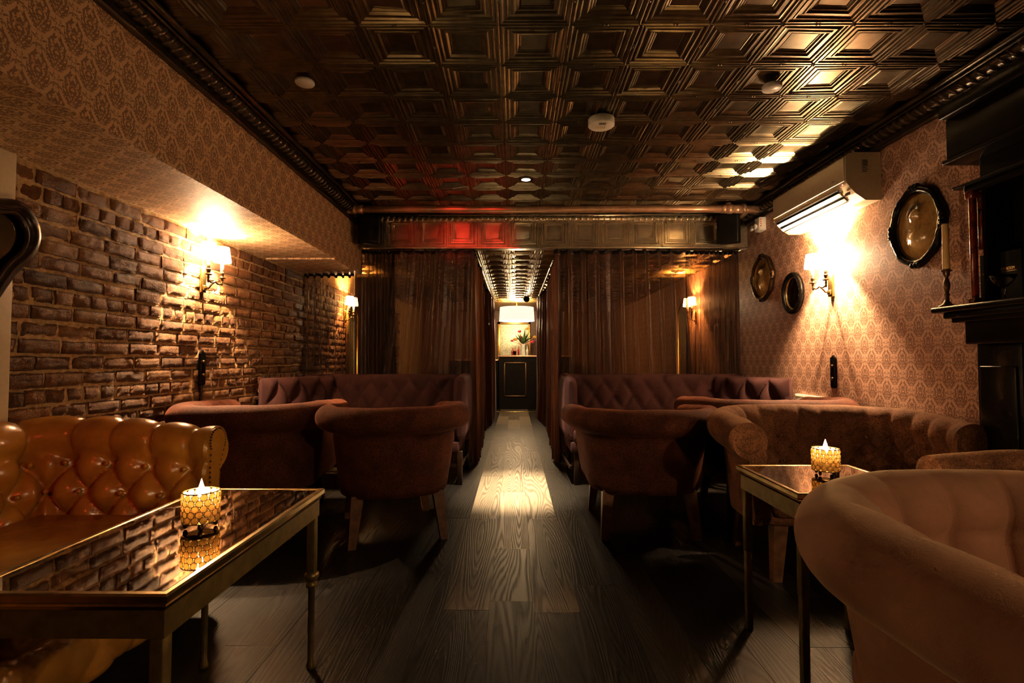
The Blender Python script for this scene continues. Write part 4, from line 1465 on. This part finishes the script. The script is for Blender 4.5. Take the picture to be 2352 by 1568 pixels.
# ------------------------------------------------------------------ bar at the end of the corridor
YBAR = 10.9
t = thing('bar_counter', 'dark panelled bar counter at the end of the corridor', 'bar counter', (0, YBAR, 0))
mb = MB(); mb.box((-.33, 0, 0), (1.2, .5, 1.10)); mb.box((-1.4, .10, 0), (-.33, .5, 1.02)); mb.build('body', 'black', t)
mb = MB(); mb.box((-.35, -.04, 1.10), (1.2, .5, 1.135), 0, .006); mb.box((-1.4, .04, 1.02), (-.35, .5, 1.045), 0, .006); mb.build('counter_top', 'copper', t)
mb = MB()
for a, b in (((-.23, .26), (-.20, .99)), ((.22, .26), (.25, .99)), ((-.23, .26), (.25, .29)), ((-.23, .96), (.25, .99))):
    mb.box((a[0], -.018, a[1]), (b[0], .002, b[1]), 0, .006)
mb.build('panel_moulding', 'bronze', t)
mb = MB(); mb.box((-.55, 10.33, 0), (.60, 10.36, .012), 0, .003)
struct('trim_6', mb, 'brass', 'bright metal threshold strip across the corridor floor')
t = thing('bar_mirror', 'large antiqued mirror in a gold frame behind the bar', 'mirror', (0, YE - .03, 0))
mb = MB(); mb.box((-.33, 0, 1.0), (.32, .01, 1.86)); mb.build('pane', 'antique_mirror', t)
mb = MB()
for a, b in (((-.40, .95), (-.33, 1.92)), ((.32, .95), (.37, 1.92)), ((-.40, 1.86), (.37, 1.92))): mb.box((a[0], -.02, a[1]), (b[0], .012, b[1]), 0, .006)
mb.build('frame', 'gilt', t)
# vase and flowers
p = at(1202, 815, 1, YBAR + .12)
t = thing('flower_vase', 'pale vase of yellow and pink flowers on the bar', 'vase', (p.x, YBAR + .12, 1.135))
mb = MB(); mb.lathe([(0, 0), (.05, 0), (.055, .01), (.045, .10), (.035, .18), (.05, .24), (.046, .24), (.03, .18), (0, .17)], (0, 0, 0), 20)
mb.build('vase_body', 'clearish', t)
rnd = random.Random(5)
lf = MB()
for k in range(34):
    a, e = rnd.uniform(0, 2 * PI), rnd.uniform(.15, 1.2)
    ln = rnd.uniform(.16, .36)
    dv = Vector((cos(a) * sin(e), sin(a) * sin(e), cos(e)))
    b0 = Vector((0, 0, .24)); sd = dv.cross(Vector((0, 0, 1))).normalized() * .030
    lf.add([b0, b0 + dv * ln * .5 + sd, b0 + dv * ln, b0 + dv * ln * .5 - sd], [(0, 1, 2, 3)], 0, False)
lf.build('leaves', 'green', t)
for (a, e, ln, r, mt) in ((0.0, 1.0, .28, .045, 'petal_gold'), (.2, 1.25, .34, .04, 'petal_pink'), (PI, 1.05, .2, .05, 'petal_gold'), (2.9, 1.3, .26, .035, 'petal_pink'), (-.4, 1.35, .2, .045, 'petal_pink'), (2.2, .5, .3, .04, 'petal_pink'), (.8, .35, .34, .04, 'petal_gold')):
    mb = MB()
    c = Vector((cos(a) * sin(e) * ln, -abs(sin(a)) * .1 - .03, .24 + cos(e) * ln))
    mb.tube([(0, 0, .2), tuple(c)], .004, 5)
    for q in range(9):
        b = q * 2.4
        mb.ball(c + Vector((cos(b) * r * .5, sin(b) * r * .5, r * .25 * (q % 3) - r * .2)), (r * .5, r * .5, r * .4), 0, 8, 6)
    mb.build('flower', mt, t)
for px, h, r, mt, lab in ((1177, .16, .022, 'redglass', 'red bottle on the bar, leftmost in the row'), (1184, .17, .024, 'amber', 'amber bottle on the bar beside the red one'), (1191, .20, .022, 'redglass', 'dark red bottle on the bar left of the vase'), (1211, .19, .026, 'clearish', 'pale bottle on the bar right of the vase')):
    p = at(px, 815, 1, YBAR + .05)
    mb = MB(); mb.lathe([(0, 0), (r, 0), (r, h * .6), (r * .4, h * .75), (r * .36, h * .97), (r * .45, h), (0, h)], (0, 0, 0), 14)
    o = tag(mb.build('bottle', mt), lab, 'bottle', 'bottles on the bar'); o.location = (p.x, YBAR + .05, 1.135)
p = at(1182, 818, 1, YBAR + .0)
mb = MB(); mb.lathe([(0, 0), (.028, 0), (.034, .09), (.031, .09), (.026, .01), (0, .01)], (0, 0, 0), 16)
o = tag(mb.build('tumbler', 'glass'), 'small clear tumbler standing at the front edge of the bar', 'glass'); o.location = (p.x, YBAR - .0, 1.135)
# drum chandelier
pc = at(1187, 722, 1, 9.75)
t = thing('drum_chandelier', 'large lit white drum shade hanging above the bar end', 'pendant lamp', (pc.x, 9.75, 0))
zt, zb_ = at(1187, 706, 1, 9.75).z, at(1187, 737, 1, 9.75).z
mb = MB(); mb.lathe([(.335, zb_), (.320, zt), (.316, zt), (.331, zb_), (.335, zb_)], (0, 0, 0), 40, 0, None, True, False); mb.build('shade', 'drum_glow', t)
mb = MB(); mb.lathe([(0, zb_ + .02), (.32, zb_ + .02)], (0, 0, 0), 40, 0, None, False, False); mb.build('diffuser', 'drum_glow', t)
mb = MB(); mb.tube([(0, 0, zb_ - .02), (0, 0, ZB)], .010, 8); mb.lathe([(.05, ZB - .02), (.05, ZB)], (0, 0, 0), 16); mb.ball((0, 0, zb_ - .02), .018); mb.build('stem', 'brass', t)
light('chandelier_light', 'POINT', (pc.x, 9.75, zb_ - .05), 32, (1, .68, .36), .14)
light('chandelier_light', 'POINT', (pc.x, 9.75, zt + .04), 26, (1, .68, .36), .10)
# dome camera
p = at(1209, 690, 1, 9.2)
t = thing('dome_camera', 'small black dome camera under the corridor ceiling', 'camera', (p.x, 9.2, ZB))
mb = MB(); mb.lathe([(0, -.095), (.035, -.088), (.055, -.06), (.058, -.03), (.05, 0)], (0, 0, 0), 20); mb.build('dome', 'black', t)

# ------------------------------------------------------------------ added spots and fill, no fixtures built
RED = (1, .03, .02)
for tx, en in ((-.98, 110), (-.58, 420), (-.20, 190)):  # added red spots without a fixture, aimed at the beam tiles
    r1 = light('added_red_spot', 'SPOT', (-.35, -.6, 2.2), en, RED, .05, None, spot_size=R_(5.6), spot_blend=1.0)
    aim(r1, (tx, YB, 2.24))
r2 = light('added_red_spot', 'SPOT', (-.35, -.6, 2.05), 13, (1, .06, .02), .05, None, spot_size=R_(17), spot_blend=1.0)  # added red spot to redden the leather sofa arm
aim(r2, (-1.72, 2.1, .62))
rl = light('rear_fill', 'SPOT', (2.12, -.55, 1.78), 24, WARM, .05, None, spot_size=R_(75), spot_blend=.8)  # added fill spot behind the view, aimed at the near chair
aim(rl, (.9, 1.2, .5))
light('rear_fill', 'POINT', (2.12, -.55, 1.70), .6, WARM, .05)  # weak added fill beside the spot

w = bpy.data.worlds.new('world'); S.world = w
w.use_nodes = True
bg = w.node_tree.nodes['Background']
bg.inputs[0].default_value = (.010, .006, .004, 1); bg.inputs[1].default_value = .3
S.view_settings.view_transform = 'Standard'
S.view_settings.look = 'None'
S.view_settings.exposure = 1.6
S.view_settings.gamma = 1.0
S.view_settings.use_curve_mapping = False
S.cycles.use_denoising = True
S.cycles.max_bounces = 6
S.cycles.diffuse_bounces = 2
S.cycles.transparent_max_bounces = 12
S.cycles.caustics_reflective = False
S.cycles.caustics_refractive = False
S.cycles.sample_clamp_indirect = 4
S.cycles.use_light_tree = True
S.cycles.use_adaptive_sampling = True
S.cycles.adaptive_threshold = 0.03
S.cycles.adaptive_min_samples = 20
